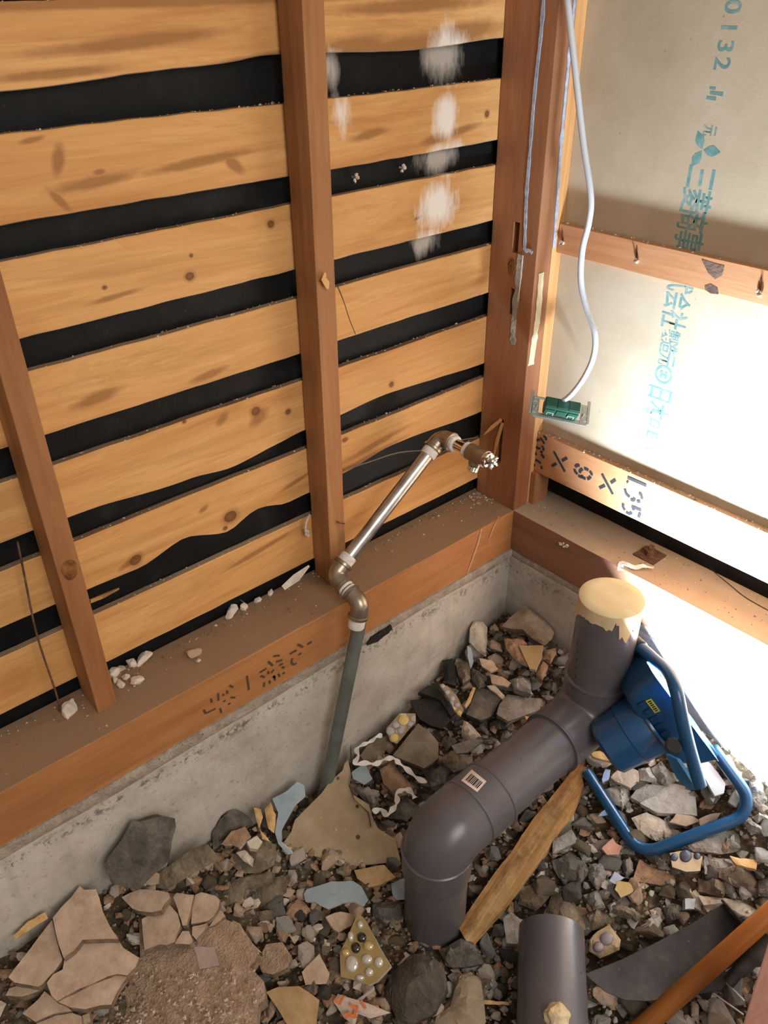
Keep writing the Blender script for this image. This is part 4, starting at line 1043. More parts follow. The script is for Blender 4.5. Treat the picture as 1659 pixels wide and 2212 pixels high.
def mosaic_mat():
    t = NT('pebble_mosaic'); c = t.coords(); v = t.vor(c, 60)
    sep = t.n('ShaderNodeSeparateColor'); t.l(v.outputs['Color'], sep.inputs[0])
    peb = t.ramp(sep.outputs[1], [(.3, 'a89f9c'), (.5, 'c4b9ae'), (.8, 'd9bf7e')], 'CONSTANT')
    col = t.mix(t.ramp(v.outputs['Distance'], [(.36, .0), (.42, 1.0)]), peb, '8d7a60')
    return t.out(col, .5, t.bump(v.outputs['Distance'], -.6, .004), 0, .4)
MMO = mosaic_mat()
RAYN = V((.16, -.20, 1.0))
FRAGS = []
def frag(label, pts, mat, th=.012, dome=0.0, lift=None, n=None, rough=.0016, cat='rubble', name='rubble_chunk', group='larger chunks of the rubble heap', side=None, tex=.0008, seg=None, shrink=.94, cuts=None, c=None):
    seed = len(FRAGS) * 1.37 + 2
    rr = random.Random(len(FRAGS) * 13 + 5)
    cu = sum(p[0] for p in pts)/len(pts); cv = sum(p[1] for p in pts)/len(pts)
    if lift is None: lift = th * .75
    c0 = c if c is not None else on_heap(cu, cv, lift)
    nn = V(n) if n is not None else RAYN + V((rr.uniform(-.22,.22), rr.uniform(-.22,.22), 0))
    P3 = [on_plane(u, v, c0, nn) for u, v in pts]
    size = max((p - c0).length for p in P3)
    if seg is None: seg = max(.006, size * .28)
    bm, c = slab_mesh(P3, nn, th, rough, seed, seg, dome, shrink, cuts if cuts is not None else (3 if size > .045 else 2 if size > .02 else 1), tex)
    for v in bm.verts:
        v.co.x = max(v.co.x, .0055); v.co.y = min(v.co.y, -.0055)
    o = obj(name, bm, [mat, side or mat], origin=c, smooth=24 if dome == 0 else 16)
    tag(o, label, cat, group); FRAGS.append((o, pts, c0)); return o
def rock(label, pts, mat, **k):
    k.setdefault('th', .022); k.setdefault('dome', .018); k.setdefault('tex', .0030); k.setdefault('rough', .0028); k.setdefault('shrink', .8); k.setdefault('lift', .004)
    return frag(label, pts, mat, **k)
GP = 'pieces of the cracked plaster slabs at lower left'
PC = {}
def plate(label, pts, lift, mat=MB, th=.016, n=(.02, -.12, 1), **k):
    # pieces of one cracked slab share one plane, so they lie level with each other
    ref = on_heap(160, 2060, .056) if n != (.02, -.12, 1) else on_heap(400, 2030, .046)
    up_ = V((0, 0, {.026: -.014, .055: 0, .058: .001, .056: .0005, .054: 0}.get(lift, 0)))
    cu, cv = sum(p[0] for p in pts)/len(pts), sum(p[1] for p in pts)/len(pts)
    k['c'] = on_plane(cu, cv, ref + up_, V(n))
    return frag(label, pts, mat, th, 0, lift, n, .0010, 'plaster', 'plaster_slab', GP, MBS, .0008, None, .985, 2)
# crumbly mass first, cracked plates on top
plate('broad crumbly plaster mass with loose grit on it, lowest of the cracked slabs', [(265,1942),(300,1926),(350,1928),(420,1934),(470,1940),(485,1985),(520,2000),(560,2058),(540,2088),(570,2120),(574,2157),(558,2170),(552,2240),(225,2240),(230,2180),(245,2172),(258,2137),(303,2069),(300,1990)], .026, MCB, .034)
LSL = (.10, -.02, 1)
plate('long left piece of the big cracked plaster slab, with three dark holes near its edge', [(112,1987),(18,2111),(31,2122),(82,2131),(90,2127),(107,2108),(121,2094),(135,2073),(125,2041)], .055, n=LSL)
plate('upper piece of the big cracked plaster slab, pointed towards the left footing', [(114,1983),(131,1961),(154,1938),(164,1924),(172,1913),(182,1922),(207,1921),(214,1938),(223,1971),(240,2006),(256,2028),(232,2028),(178,2030),(160,2053),(137,2069),(126,2038)], .058, n=LSL)
plate('middle piece of the big cracked plaster slab, with a pale broken right corner', [(178,2032),(256,2030),(266,2047),(301,2069),(293,2088),(275,2107),(254,2104),(232,2109),(197,2126),(170,2136),(141,2152),(123,2163),(111,2151),(101,2123),(115,2104),(135,2094),(139,2073),(160,2055)], .056, n=LSL)
plate('front piece of the big cracked plaster slab, below its long diagonal crack', [(275,2110),(252,2107),(197,2129),(143,2155),(125,2164),(152,2176),(184,2180),(215,2172),(240,2170),(256,2137)], .054, n=LSL)
plate('wedge of plaster just under the big cracked slab, near the lower left corner', [(96,2141),(82,2159),(49,2190),(76,2207),(115,2190),(156,2184),(133,2166),(111,2153)], .035)
plate('plaster piece cut by the bottom edge below the big cracked slab', [(121,2193),(156,2188),(176,2195),(178,2225),(72,2225),(80,2210)], .033)
plate('small plaster piece at the bottom edge right of the lower left wedge', [(178,2194),(193,2188),(195,2207),(182,2214)], .033)
plate('row of thin plaster bits at the left picture edge under the cracked slab', [(20,2135),(41,2128),(78,2133),(92,2138),(49,2153),(12,2151)], .03)
plate('upper left piece of the second cracked plaster slab, under the dark leaning rock', [(262,1938),(287,1926),(303,1921),(329,1922),(352,1925),(365,1929),(367,1939),(356,1952),(348,1966),(329,1971),(300,1968),(285,1962)], .050)
plate('left centre piece of the second cracked plaster slab', [(367,1955),(384,1974),(390,1998),(377,2035),(358,2042),(348,2040),(339,2042),(312,2053),(306,1985),(329,1974),(350,1967)], .046)
plate('narrow upper centre piece of the second cracked plaster slab', [(374,1938),(381,1929),(419,1933),(413,1958),(403,1999),(394,1999),(384,1964)], .048)
plate('squarish top right piece of the second cracked plaster slab', [(422,1932),(435,1927),(466,1935),(475,1944),(472,1962),(460,1981),(449,1989),(413,1996),(415,1966)], .048)
plate('thin sliver at the right end of the second cracked plaster slab', [(476,1965),(487,1979),(464,1998),(451,2002)], .046)
plate('kite-shaped piece below the squarish top right piece of the second slab', [(415,2002),(447,1994),(441,2010),(424,2030),(415,2020)], .046)
plate('small three-sided piece in the middle of the second cracked plaster slab', [(394,2011),(408,2011),(417,2033),(410,2040),(378,2039)], .046)
plate('lilac-tinted square piece of the second cracked plaster slab', [(417,2044),(462,2046),(474,2085),(431,2094),(426,2072)], .045, speck('lilac_plaster', ('a08b80','b39d94','c4b0a6'), 20))
plate('rough tan chunk right of the lilac-tinted plaster piece', [(473,2044),(493,2041),(531,2053),(543,2064),(537,2089),(503,2092),(480,2084)], .042, MCB)
plate('long triangular plaster piece right of the second cracked slab', [(518,1995),(541,2033),(566,2058),(531,2050),(512,2038),(482,2030),(504,1989)], .042)
plate('knobbly tan plaster lump above the tan board in the foreground', [(557,2075),(575,2040),(610,2035),(630,2065),(622,2090),(590,2105),(566,2100)], .028, MCB)
frag('flat tan board piece lying at the bottom edge, left of the orange-marked paper', [(575,2143),(601,2132),(646,2130),(690,2160),(685,2196),(683,2226),(630,2226)], MTAN, .010, 0, .022, (.1,-.1,1), name='board_piece')
frag('tan plaster wedge above the tan board piece, below the pearl-studded tile', [(652,2100),(690,2060),(712,2105),(705,2125),(660,2128)], MB, .014)
frag('orange-brown wood sliver behind the drain pipe elbow, pointing to the blue floodlight', [(1276,1626),(1296,1622),(1332,1642),(1330,1648),(1280,1634)], MWD, .008, 0, .045, name='stick', cat='stick')
# along the left footing
rock('big dark-brown slab standing on edge against the left footing', [(225,1870),(233,1853),(262,1815),(285,1772),(300,1775),(330,1768),(350,1763),(378,1768),(380,1785),(372,1815),(365,1860),(340,1882),(300,1922),(240,1908)], MD, th=.03, dome=.006, n=(1,-.3,.5), c=on_x(305, 1845, .045), tex=.0015)
rock('flat grey slab with a pale broken front edge, right of the big dark slab', [(335,1900),(345,1885),(400,1845),(440,1823),(450,1825),(472,1850),(470,1860),(420,1886),(375,1914),(362,1920),(335,1918)], MT, side=MP, th=.012, dome=.003, lift=.045, n=(.35,-.35,1))
rock('dark angular rock leaning on the left footing below the stencilled sill', [(455,1795),(465,1745),(485,1738),(500,1740),(540,1765),(548,1782),(500,1806),(460,1838)], MD, n=(.7,-.3,.9), lift=.04)
frag('cream tile shard with a tan face on top of a dark rock', [(480,1822),(500,1795),(530,1786),(542,1806),(530,1818),(518,1832),(500,1822)], MBR, .008, 0, .05, side=MW)
rock('brown rock under two white plaster cubes', [(500,1868),(520,1825),(560,1815),(598,1825),(592,1868),(560,1888),(520,1886)], MT, lift=.022)
frag('upper of two white plaster cubes lying on a brown rock', [(533,1818),(555,1805),(567,1818),(556,1835),(540,1832)], MW, .014, 0, .065, tex=.0004)
frag('lower of two white plaster cubes lying on a brown rock', [(510,1842),(528,1836),(543,1850),(540,1868),(526,1860)], MW, .014, .004, .052)
frag('left of two tan wood-like plaster slivers standing beside the blue paint flake', [(548,1744),(563,1748),(568,1765),(560,1790),(578,1810),(583,1818),(566,1812),(556,1780)], MWD, .012, .006, .05, (.6,-.3,1))
frag('right of two tan wood-like plaster slivers standing beside the blue paint flake', [(572,1748),(584,1732),(596,1760),(592,1800),(580,1790),(574,1765)], MWD, .012, .006, .05, (.6,-.3,1))
frag('long blue-grey painted flake propped between the left footing and the stained floor sheet', [(588,1725),(603,1718),(619,1709),(642,1689),(657,1696),(660,1720),(647,1731),(637,1741),(621,1770),(608,1794),(608,1821),(633,1844),(622,1846),(601,1823),(594,1799),(601,1756)], MBL, .005, 0, .045, (.5,-.3,1), cat='flake', name='painted_flake', group='blue-grey painted flakes', side=MW, cuts=1)
lino = frag('large stained beige floor sheet piece lying in front of the riser pipe', [(752,1640),(744,1650),(740,1664),(711,1690),(695,1713),(664,1744),(637,1771),(629,1797),(611,1822),(666,1844),(723,1867),(760,1879),(771,1871),(826,1865),(866,1861),(853,1812),(816,1789),(803,1760),(797,1738),(762,1716),(754,1699),(758,1672)], MLI, .007, 0, .028, (.30,-.22,1), cat='floor sheet', name='floor_sheet', group='floor sheet pieces', side=MBS, tex=.0006)
cl = []
for (u, v, l1, l2) in ((762,1622,.055,.012),(766,1650,.040,.012),(757,1690,.030,.012),(770,1722,.026,.010),(800,1748,.024,.008),(806,1775,.014,.006)):
    b = on_heap(u - 6, v + 14, .028); cl.append((b, b + V((.010, -.004, l1))))
bm = bmesh.new(); A = [bm.verts.new(a) for a, b in cl]; B = [bm.verts.new(b) for a, b in cl]; C2 = [bm.verts.new(a.lerp(b, .5) + V((-.004, .003, 0))) for a, b in cl]
for i in range(len(cl)-1):
    bm.faces.new((A[i], A[i+1], C2[i+1], C2[i])); bm.faces.new((C2[i], C2[i+1], B[i+1], B[i]))
bmesh.ops.solidify(bm, geom=bm.faces[:], thickness=.003)
obj('curled_edge', bm, MLI, lino, smooth=40)
frag('tan board strip in front of the stained floor sheet, left of the drain pipe', [(765,1880),(830,1868),(855,1895),(820,1912),(795,1916),(772,1898)], MTAN, .009, 0, .02, name='board_piece')
rock('long layered brown rock below the two white plaster cubes', [(454,1927),(483,1906),(537,1892),(585,1883),(595,1890),(589,1906),(539,1914),(530,1923),(522,1950),(493,1968),(475,1958),(470,1937)], MT, dome=.02)
rock('broad brown rock right of the long layered rock, above the tan triangle of plaster', [(530,1923),(570,1906),(612,1889),(622,1893),(619,1925),(597,1942),(590,1960),(548,1967),(532,1955)], MT, dome=.018)
rock('low brown rock tucked under the broad brown rock', [(540,1970),(590,1964),(603,1983),(562,1991)], MT)
rock('light brown block left of the larger blue-grey flake', [(619,1958),(646,1942),(656,1948),(673,1967),(660,1976),(614,1986)], MBR, dome=.012)
frag('cracked blue-grey painted flake lying above the pearl-studded tile', [(656,1932),(662,1921),(691,1912),(716,1904),(763,1903),(781,1915),(796,1944),(785,1958),(765,1948),(740,1950),(708,1964),(691,1956),(681,1948),(660,1948)], MBL, .006, 0, .025, cat='flake', name='painted_flake', group='blue-grey painted flakes', side=MW)
frag('tan three-cornered chip just above the pearl-studded tile', [(703,1981),(736,1969),(770,1976),(759,1999),(732,2014),(722,2008)], MB, .010, 0, .02)
frag('blue-grey flake tucked behind the foot of the drain pipe', [(845,1909),(873,1897),(880,1944),(857,1944),(847,1930)], MBL, .006, 0, .02, cat='flake', name='painted_flake', group='blue-grey painted flakes', side=MW)
frag('blue-grey flake lying inside the loop of white tape, beside the floor sheet', [(760,1668),(787,1648),(805,1682),(787,1695),(762,1682)], MBL, .006, 0, .04, cat='flake', name='painted_flake', group='blue-grey painted flakes', side=MW)
rock('dark rock at the left side of the drain pipe foot', [(802,1952),(838,1948),(873,1948),(873,1983),(832,2001),(804,1977)], MD)
# pearl tile
pt = frag('triangular mosaic tile shard set with shiny pearl-like glass pebbles', [(773,1971),(761,1999),(751,2024),(734,2057),(736,2110),(763,2116),(796,2128),(814,2120),(844,2087),(822,2051),(787,1985)], speck('olive_grout', ('8f7a4e', 'a18b5c', 'b39c6c'), 20, .5, .2), .012, 0, .040, (.12,-.42,1), .0006, 'tile', 'mosaic_tile', 'mosaic tile shards', MW, .0003, shrink=1.0)
pc, pnn = FRAGS[-1][2], V((.12,-.42,1)).normalized()
M_PEARL = NT('pearl_glass').out('d8cfc4', .10, None, .35, .8, 1.0)
M_PEARLD = NT('dark_pearl_glass').out('2a2828', .08, None, .4, .8, 1.0)
M_PEARLY = NT('gold_pearl_glass').out('d2b678', .10, None, .35, .8, 1.0)
def z488(x, y): return (560 + x/4.88, 1860 + y/4.88)
for x, y, rx, ry, m in ((1080,805,50,55,M_PEARLD),(1018,915,50,60,M_PEARLD),(1065,670,36,46,M_PEARL),(965,795,34,56,M_PEARL),(1150,895,58,56,M_PEARLY),(910,965,48,46,M_PEARLY),(975,1085,70,92,M_PEARL),(1135,1035,58,56,M_PEARL),(1260,1068,48,60,M_PEARL),(1160,1170,44,50,M_PEARL),(1062,1232,48,36,M_PEARL)):
    u, v = z488(x, y); c = on_plane(u, v, pc, pnn); a = on_plane(u + rx/4.88, v, pc, pnn) - c; b = on_plane(u, v - ry/4.88, pc, pnn) - c
    b = b - pnn*b.dot(pnn)
    bm = bmesh.new(); bmesh.ops.create_uvsphere(bm, u_segments=18, v_segments=10, radius=1.0)
    for q in bm.verts: q.co = c + a*q.co.x + b*q.co.y + pnn*(q.co.z*.0055)
    obj('pearl_pebble', bm, m, pt, smooth=True)
# foreground
rock('big round dark-grey boulder with pale specks in front of the drain pipe foot', [(888,2061),(931,2065),(959,2087),(967,2135),(949,2164),(939,2190),(890,2215),(860,2210),(834,2158),(830,2135),(845,2105),(868,2079)], speck('speckled_dark_stone', ('453e37','5a524a','6d645a'), 30, .95, .8, .004), th=.05, dome=.035, lift=.03)
rock('dark rock with tan patches between the drain pipe foot and the broken plank', [(995,2027),(1011,2031),(1037,2057),(1046,2081),(1019,2087),(979,2091),(963,2085),(955,2065),(971,2041)], MD, lift=.02)
rock('long tan-grey rock in the foreground right of the big dark boulder', [(1017,2099),(1039,2119),(1045,2158),(1049,2198),(1047,2230),(935,2230),(943,2194),(973,2174),(982,2138),(989,2105)], speck('tan_grey_stone', ('83735f','97866f','a89781'), 26, .92, .6, .003), th=.03, dome=.014, lift=.02)
frag('white plaster block behind the foreground pipe stub', [(1086,1984),(1104,1970),(1122,1984),(1146,1995),(1128,2011),(1118,2039),(1094,2037)], MP, .02, .004, .025)
frag('crumpled paper scrap with orange printed lines in the foreground', [(720,2163),(730,2147),(775,2161),(794,2167),(845,2188),(800,2200),(773,2190),(767,2214),(744,2200)], speck('off_white_paper', ('b6a193','c9b6aa','d6c6bb'), 14, .8, .2), .0025, .006, .028, name='paper_scrap', cat='paper')
pp = FRAGS[-1][0]; c0 = FRAGS[-1][2]; bm = bmesh.new()
for ln in ([(742,2150),(732,2170)], [(757,2170),(770,2180)], [(758,2186),(745,2200)], [(772,2172),(764,2200)], [(780,2162),(790,2180)], [(814,2172),(822,2192)], [(745,2192),(772,2196)], [(722,2160),(735,2166)]):
    q = [on_heap(u, v, .0365) for u, v in ln]; ribbon(bm, q, (.1,-.15,1), .005)
obj('orange_print', bm, plain('orange_print_ink', 'c2683a', .8), pp)
frag('shiny grey plastic strip above the orange-marked paper', [(800,2140),(808,2130),(810,2138),(780,2163),(770,2160)], plain('grey_plastic', 'a59a95', .35), .003, 0, .032, name='plastic_strip', cat='plastic')
frag('thin wooden stick left of the foreground pipe stub', [(1046,2160),(1098,2165),(1100,2171),(1046,2169)], MWD, .006, 0, .02, name='stick', cat='stick')
frag('thin bark sliver against the left footing beside the big cracked slab', [(28,2022),(60,1990),(98,1970),(104,1984),(66,2008),(36,2028)], MWD, .006, 0, .05, (.5,-.2,1), name='stick', cat='stick')
# behind the floor sheet, under the taped pipe
rock('brown chipped block inside the lower loop of white tape', [(820,1662),(846,1646),(870,1672),(896,1701),(880,1715),(857,1723),(842,1706),(828,1691)], MBR, lift=.02, dome=.016)
frag('grey slab leaning behind the white tape, near the riser pipe', [(777,1633),(790,1615),(805,1596),(836,1590),(834,1611),(828,1637),(812,1648),(795,1652)], MT, .014, .003, .03, (.4,-.25,1))
rock('grey stone between the blue flake and the lower tape loop', [(762,1701),(797,1699),(818,1732),(805,1752),(785,1728)], MG, lift=.012)
frag('big grey wedge-shaped slab left of the drain pipe run', [(904,1563),(931,1584),(947,1604),(947,1637),(934,1649),(916,1659),(880,1645),(848,1632),(878,1594)], speck('grey_brown_slab', ('655b4c','7d7261','958a77'), 24, .92, .5, .003), .02, .003, .04, (.2,-.2,1))
frag('mosaic shard with grey and yellow pebbles by the left footing', [(835,1573),(850,1556),(863,1541),(898,1541),(898,1561),(880,1580),(858,1606),(843,1601)], MMO, .012, 0, .05, (.4,-.2,1), .0008, 'tile', 'mosaic_tile', 'mosaic tile shards', MW)
mo = FRAGS[-1][0]; mc = FRAGS[-1][2]; mn = V((.4,-.2,1)).normalized()
def pebbles(parent, c, n, spec, h=.004):
    for u, v, r, m in spec:
        p = on_plane(u, v, c, n); a = (on_plane(u + r, v, c, n) - p); b = (on_plane(u, v - r, c, n) - p); b = b - n*b.dot(n)
        bm = bmesh.new(); bmesh.ops.create_uvsphere(bm, u_segments=14, v_segments=8, radius=1.0)
        for q in bm.verts: q.co = p + a*q.co.x + b*q.co.y + n*(q.co.z*h)
        obj('pebble', bm, m, parent, smooth=True)
M_PEBG = plain('grey_pebble', 'a9a2a4', .4); M_PEBY = plain('yellow_pebble', 'd2b670', .4); M_PEBK = plain('dark_blue_pebble', '3e4350', .4); M_PEBL = plain('lilac_pebble', '94868c', .5)
pebbles(mo, mc, mn, ((872,1556,12,M_PEBY),(852,1594,10,M_PEBY),(855,1566,8,M_PEBG),(843,1580,9,M_PEBG),(866,1578,8,M_PEBG),(886,1564,7,M_PEBG)))
frag('long curved mosaic strip standing among dark slabs near the left footing', [(949,1477),(967,1482),(987,1503),(1002,1535),(995,1548),(982,1535),(969,1508)], MMO, .010, 0, .06, (.3,-.3,1), .0008, 'tile', 'mosaic_tile', 'mosaic tile shards', MW)
mo = FRAGS[-1][0]; mc = FRAGS[-1][2]; mn = V((.3,-.3,1)).normalized()
pebbles(mo, mc, mn, ((956,1482,5,M_PEBG),(966,1495,6,M_PEBG),(977,1509,6,M_PEBG),(987,1523,6,M_PEBG),(992,1540,6,M_PEBY)))
frag('black slab lying flat left of the curved mosaic strip', [(886,1512),(952,1508),(972,1556),(962,1575),(931,1568),(906,1553)], MK, .016, .002, .035, (.3,-.2,1))
frag('black slab standing behind the curved mosaic strip', [(904,1495),(925,1480),(947,1485),(982,1533),(975,1548),(952,1512)], MK, .016, .003, .05, (.5,-.1,1))
rock('blackish rock against the left footing above the curved mosaic strip', [(957,1427),(977,1423),(987,1460),(985,1482),(960,1475)], MK, lift=.03)
rock('brown-grey stone right of the blackish rock, below the white plaster lump', [(985,1424),(1012,1432),(1017,1465),(1000,1474),(987,1450)], MT, lift=.03)
rock('dark upright stone in the middle of the corner heap', [(1020,1444),(1038,1452),(1050,1482),(1035,1489),(1017,1467)], MD, lift=.03)
frag('dark grey four-sided slab right of the short wooden stick', [(1030,1487),(1073,1490),(1083,1510),(1061,1548),(1038,1556),(1007,1543)], MD, .016, .003, .045, (.2,-.25,1))
frag('light grey slab with a brown right end, above the drain pipe run', [(1096,1500),(1121,1503),(1169,1510),(1167,1533),(1134,1545),(1098,1558),(1073,1543),(1078,1523)], MG, .018, .004, .045, (.2,-.2,1))
rock('speckled grey stone above the light grey slab', [(1101,1470),(1124,1460),(1144,1465),(1149,1500),(1111,1487)], MG, lift=.045)
rock('white-faced plaster chunk below the dark four-sided slab', [(1002,1556),(1020,1568),(1040,1591),(1010,1598),(997,1581)], MW, lift=.03)
frag('short round wooden stick standing between dark slabs', [(1022,1484),(1028,1486),(1017,1516),(1006,1530),(1003,1524)], MWD, .007, .002, .06, name='stick', cat='stick')
frag('yellowish plaster chip above the rim of the drain pipe elbow', [(1133,1546),(1152,1550),(1142,1561)], MWD, .008, 0, .05)
rock('largest tan plaster chunk on top of the corner heap', [(1134,1308),(1157,1320),(1185,1341),(1197,1368),(1192,1381),(1177,1395),(1149,1378),(1129,1360),(1083,1353),(1106,1330)], speck('tan_plaster_chunk', ('93806b','ad9a85','c8b7a3'), 30, .92, .8, .004), th=.035, dome=.018, lift=.035, n=(.25,-.45,1))
rock('white jagged plaster lump leaning on the left footing at the corner heap', [(1023,1342),(1043,1343),(1053,1356),(1053,1384),(1050,1419),(1030,1406),(1015,1386),(1015,1358)], MW, th=.025, lift=.035, n=(.7,-.3,1))
frag('tan wedge-shaped plaster piece under the largest chunk of the corner heap', [(1121,1394),(1174,1394),(1169,1419),(1157,1447),(1144,1444)], speck('tan_wedge', ('b0946a','c2a67c','cdb38c'), 14, .85, .2), .014, 0, .07, (.1,-.4,1), side=MW)
rock('pinkish plaster wedge left of the tan wedge-shaped piece', [(1088,1378),(1131,1382),(1139,1391),(1124,1396),(1140,1439),(1111,1422),(1093,1401)], MBR, side=MW, lift=.055, dome=.008)
rock('upper tan lump right of the tan wedge-shaped piece', [(1174,1406),(1200,1401),(1202,1414),(1188,1436),(1172,1424)], MBR, lift=.05)
rock('lower tan lump right of the tan wedge-shaped piece', [(1185,1440),(1172,1467),(1158,1457),(1164,1425),(1176,1428)], MBR, lift=.05)
frag('flat light plaster flake left of the speckled grey stone', [(1058,1455),(1085,1462),(1104,1475),(1096,1484),(1062,1476)], MB, .008, .002, .05)
frag('thin tan plaster flake over the dark upright stone', [(1035,1422),(1062,1426),(1076,1445),(1060,1452),(1040,1438)], MB, .008, .002, .06)
frag('long pale plaster splinter above the dark four-sided slab', [(1052,1482),(1068,1479),(1090,1502),(1084,1508)], MW, .008, .002, .06)
frag('bluish flake edge under the white jagged plaster lump', [(1009,1395),(1018,1400),(1023,1430),(1017,1445),(1010,1418)], MBL, .005, 0, .05, (.6,-.3,1), cat='flake', name='painted_flake', group='blue-grey painted flakes')
rock('brown rock between the wood block and the drain pipe elbow', [(950,1640),(975,1622),(1022,1632),(1018,1655),(980,1668)], MT, lift=.02)
frag('grey slate flake left of the drain pipe run', [(975,1610),(1020,1595),(1045,1600),(1010,1625),(985,1628)], MG, .008, .002, .03)
rock('dark lump at the upper left of the drain pipe elbow', [(915,1668),(950,1650),(978,1668),(965,1690),(930,1700)], MD, lift=.015)
rock('dark rock beside the lower tape loop and the drain pipe elbow', [(840,1735),(885,1725),(905,1745),(880,1775),(835,1765)], MD, lift=.01)
# right of the broken plank
rock('pale grey round stone right of the broken plank, upper part', [(1221,1754),(1242,1756),(1244,1777),(1223,1794),(1207,1779)], MP)
frag('grey oblong slab right of the broken plank', [(1194,1817),(1234,1792),(1246,1810),(1246,1819),(1194,1844)], MG, .014, .003, .02)
rock('largest dark stone right of the broken plank, with a white fleck', [(1192,1860),(1230,1839),(1265,1864),(1271,1887),(1254,1910),(1207,1896),(1196,1877)], MD, dome=.022)
rock('greyish egg-shaped stone right of the dark stone with a white fleck', [(1273,1871),(1296,1864),(1311,1885),(1304,1910),(1288,1920),(1271,1896)], MG)
frag('salmon-pink tile shard among dust left of the blue stand tube', [(1300,1833),(1323,1810),(1331,1821),(1344,1829),(1336,1846),(1311,1846)], MPT, .006, 0, .022, cat='tile', name='tile_shard', group='coloured tile shards')
frag('bright blue triangular tile shard left of the blue stand tube', [(1292,1763),(1311,1744),(1323,1760)], MBB, .006, 0, .026, cat='tile', name='tile_shard', group='coloured tile shards')
frag('light blue tile shard behind the left end of the blue stand tube', [(1300,1684),(1308,1661),(1319,1663),(1315,1684),(1302,1690)], MBB, .006, 0, .03, cat='tile', name='tile_shard', group='coloured tile shards')
rock('tan brick-like block below the front corner of the blue stand tube', [(1374,1878),(1381,1855),(1412,1873),(1455,1888),(1465,1916),(1427,1913),(1366,1901)], MBR, dome=.012, side=MT)
frag('mustard-yellow tile shard in the rubble left of the tan brick-like block', [(1333,1903),(1359,1906),(1371,1926),(1341,1939),(1328,1921)], MYT, .007, 0, .02, cat='tile', name='tile_shard', group='coloured tile shards')
frag('pale lilac tile shard touching the mustard-yellow one', [(1316,1903),(1328,1883),(1349,1896),(1330,1910)], speck('lilac_tile', ('9aa0b5','adb2c4','c4c6d2'), 14, .5, .2), .007, 0, .02, cat='tile', name='tile_shard', group='coloured tile shards')
frag('mosaic shard with three dark blue pebbles under the blue stand tube', [(1447,1843),(1480,1836),(1518,1850),(1513,1881),(1482,1883),(1452,1873)], speck('buff_mosaic_bed', ('b09a7a','c4b091','d0bfa4'), 16, .7, .2), .014, 0, .025, (.1,-.3,1), .0008, 'tile', 'mosaic_tile', 'mosaic tile shards', MT)
mo = FRAGS[-1][0]; mc = FRAGS[-1][2]; mn = V((.1,-.3,1)).normalized()
pebbles(mo, mc, mn, ((1456,1852,9,M_PEBK),(1481,1849,14,M_PEBK),(1506,1849,8,M_PEBK)))
rock('small grey stone left of the mosaic shard with dark blue pebbles', [(1414,1850),(1437,1855),(1452,1881),(1422,1876)], MG)
rock('long split grey rock right of the mosaic shard with dark blue pebbles', [(1520,1848),(1565,1855),(1590,1880),(1555,1893),(1522,1888)], MG, dome=.012)
rock('long dark rock at the right, lower half of a split pair', [(1553,1880),(1590,1865),(1634,1898),(1638,1916),(1618,1932),(1553,1895)], MT, dome=.012)
rock('wide flat grey rock just outside the long side of the blue stand tube', [(1486,1827),(1540,1796),(1594,1794),(1628,1821),(1603,1837),(1558,1845),(1497,1839)], MG, dome=.008, side=MBR)
frag('big whitish flat slab inside the loop of the blue stand tube', [(1382,1735),(1420,1710),(1450,1690),(1477,1697),(1502,1715),(1506,1762),(1468,1758),(1419,1755)], MP, .018, .003, .022, (.1,-.2,1))
frag('grey slab half under the big whitish slab inside the stand loop', [(1362,1722),(1375,1705),(1392,1693),(1439,1697),(1414,1719),(1382,1733)], MG, .014, .002, .018)
rock('flaky cream plaster pile inside the front corner of the stand loop', [(1364,1767),(1396,1755),(1419,1764),(1450,1782),(1464,1800),(1432,1816),(1405,1812),(1378,1792)], MW, dome=.010)
frag('pinkish plaster plate below the big whitish slab', [(1461,1757),(1497,1763),(1513,1773),(1482,1785),(1446,1776)], MB, .008, .002, .02)
frag('pink-beige plate along the inside of the long stand tube', [(1510,1769),(1535,1758),(1558,1756),(1549,1769),(1513,1784)], MB, .008, .002, .018)
rock('pale rock under the rear housing of the blue floodlight', [(1380,1661),(1403,1655),(1421,1691),(1383,1686)], MP, lift=.012)
rock('grey striped rock under the bracket of the blue floodlight', [(1407,1661),(1428,1644),(1463,1686),(1443,1699),(1421,1688)], MG, lift=.012)
frag('pinkish-white plate below the rear housing of the blue floodlight', [(1319,1679),(1346,1652),(1379,1665),(1381,1688),(1362,1702),(1327,1686)], MW, .012, .003, .022)
rock('pale broken stone right of the upper end of the blue stand tube', [(1317,1694),(1360,1702),(1362,1723),(1344,1746),(1330,1722)], MP)
frag('bright white plastic board lit by the lamp inside the stand loop', [(1506,1641),(1531,1646),(1550,1668),(1567,1693),(1564,1713),(1544,1719),(1522,1680)], plain('white_board', 'dfe0e4', .5), .008, 0, .03, (.1,-.1,1), name='board_piece')
rock('white plaster chunk between the stand tube and the back footing', [(1547,1634),(1576,1630),(1584,1645),(1605,1683),(1600,1693),(1570,1665)], MW, lift=.02)
rock('grey rock at the outer corner of the blue stand tube', [(1612,1690),(1640,1688),(1658,1730),(1640,1748),(1620,1735)], MG, lift=.012)
rock('grey squared stone right of the blue stand tube, by the picture edge', [(1600,1769),(1621,1767),(1652,1792),(1648,1803),(1619,1794)], MG)
rock('whitish flat stone by the right picture edge above the squared stone', [(1624,1765),(1640,1758),(1664,1762),(1664,1776),(1635,1778)], MP)
frag('pale split wood sliver right of the wide flat grey rock', [(1576,1848),(1590,1852),(1636,1858),(1634,1878),(1591,1868)], MWD, .008, .003, .03, name='stick', cat='stick')
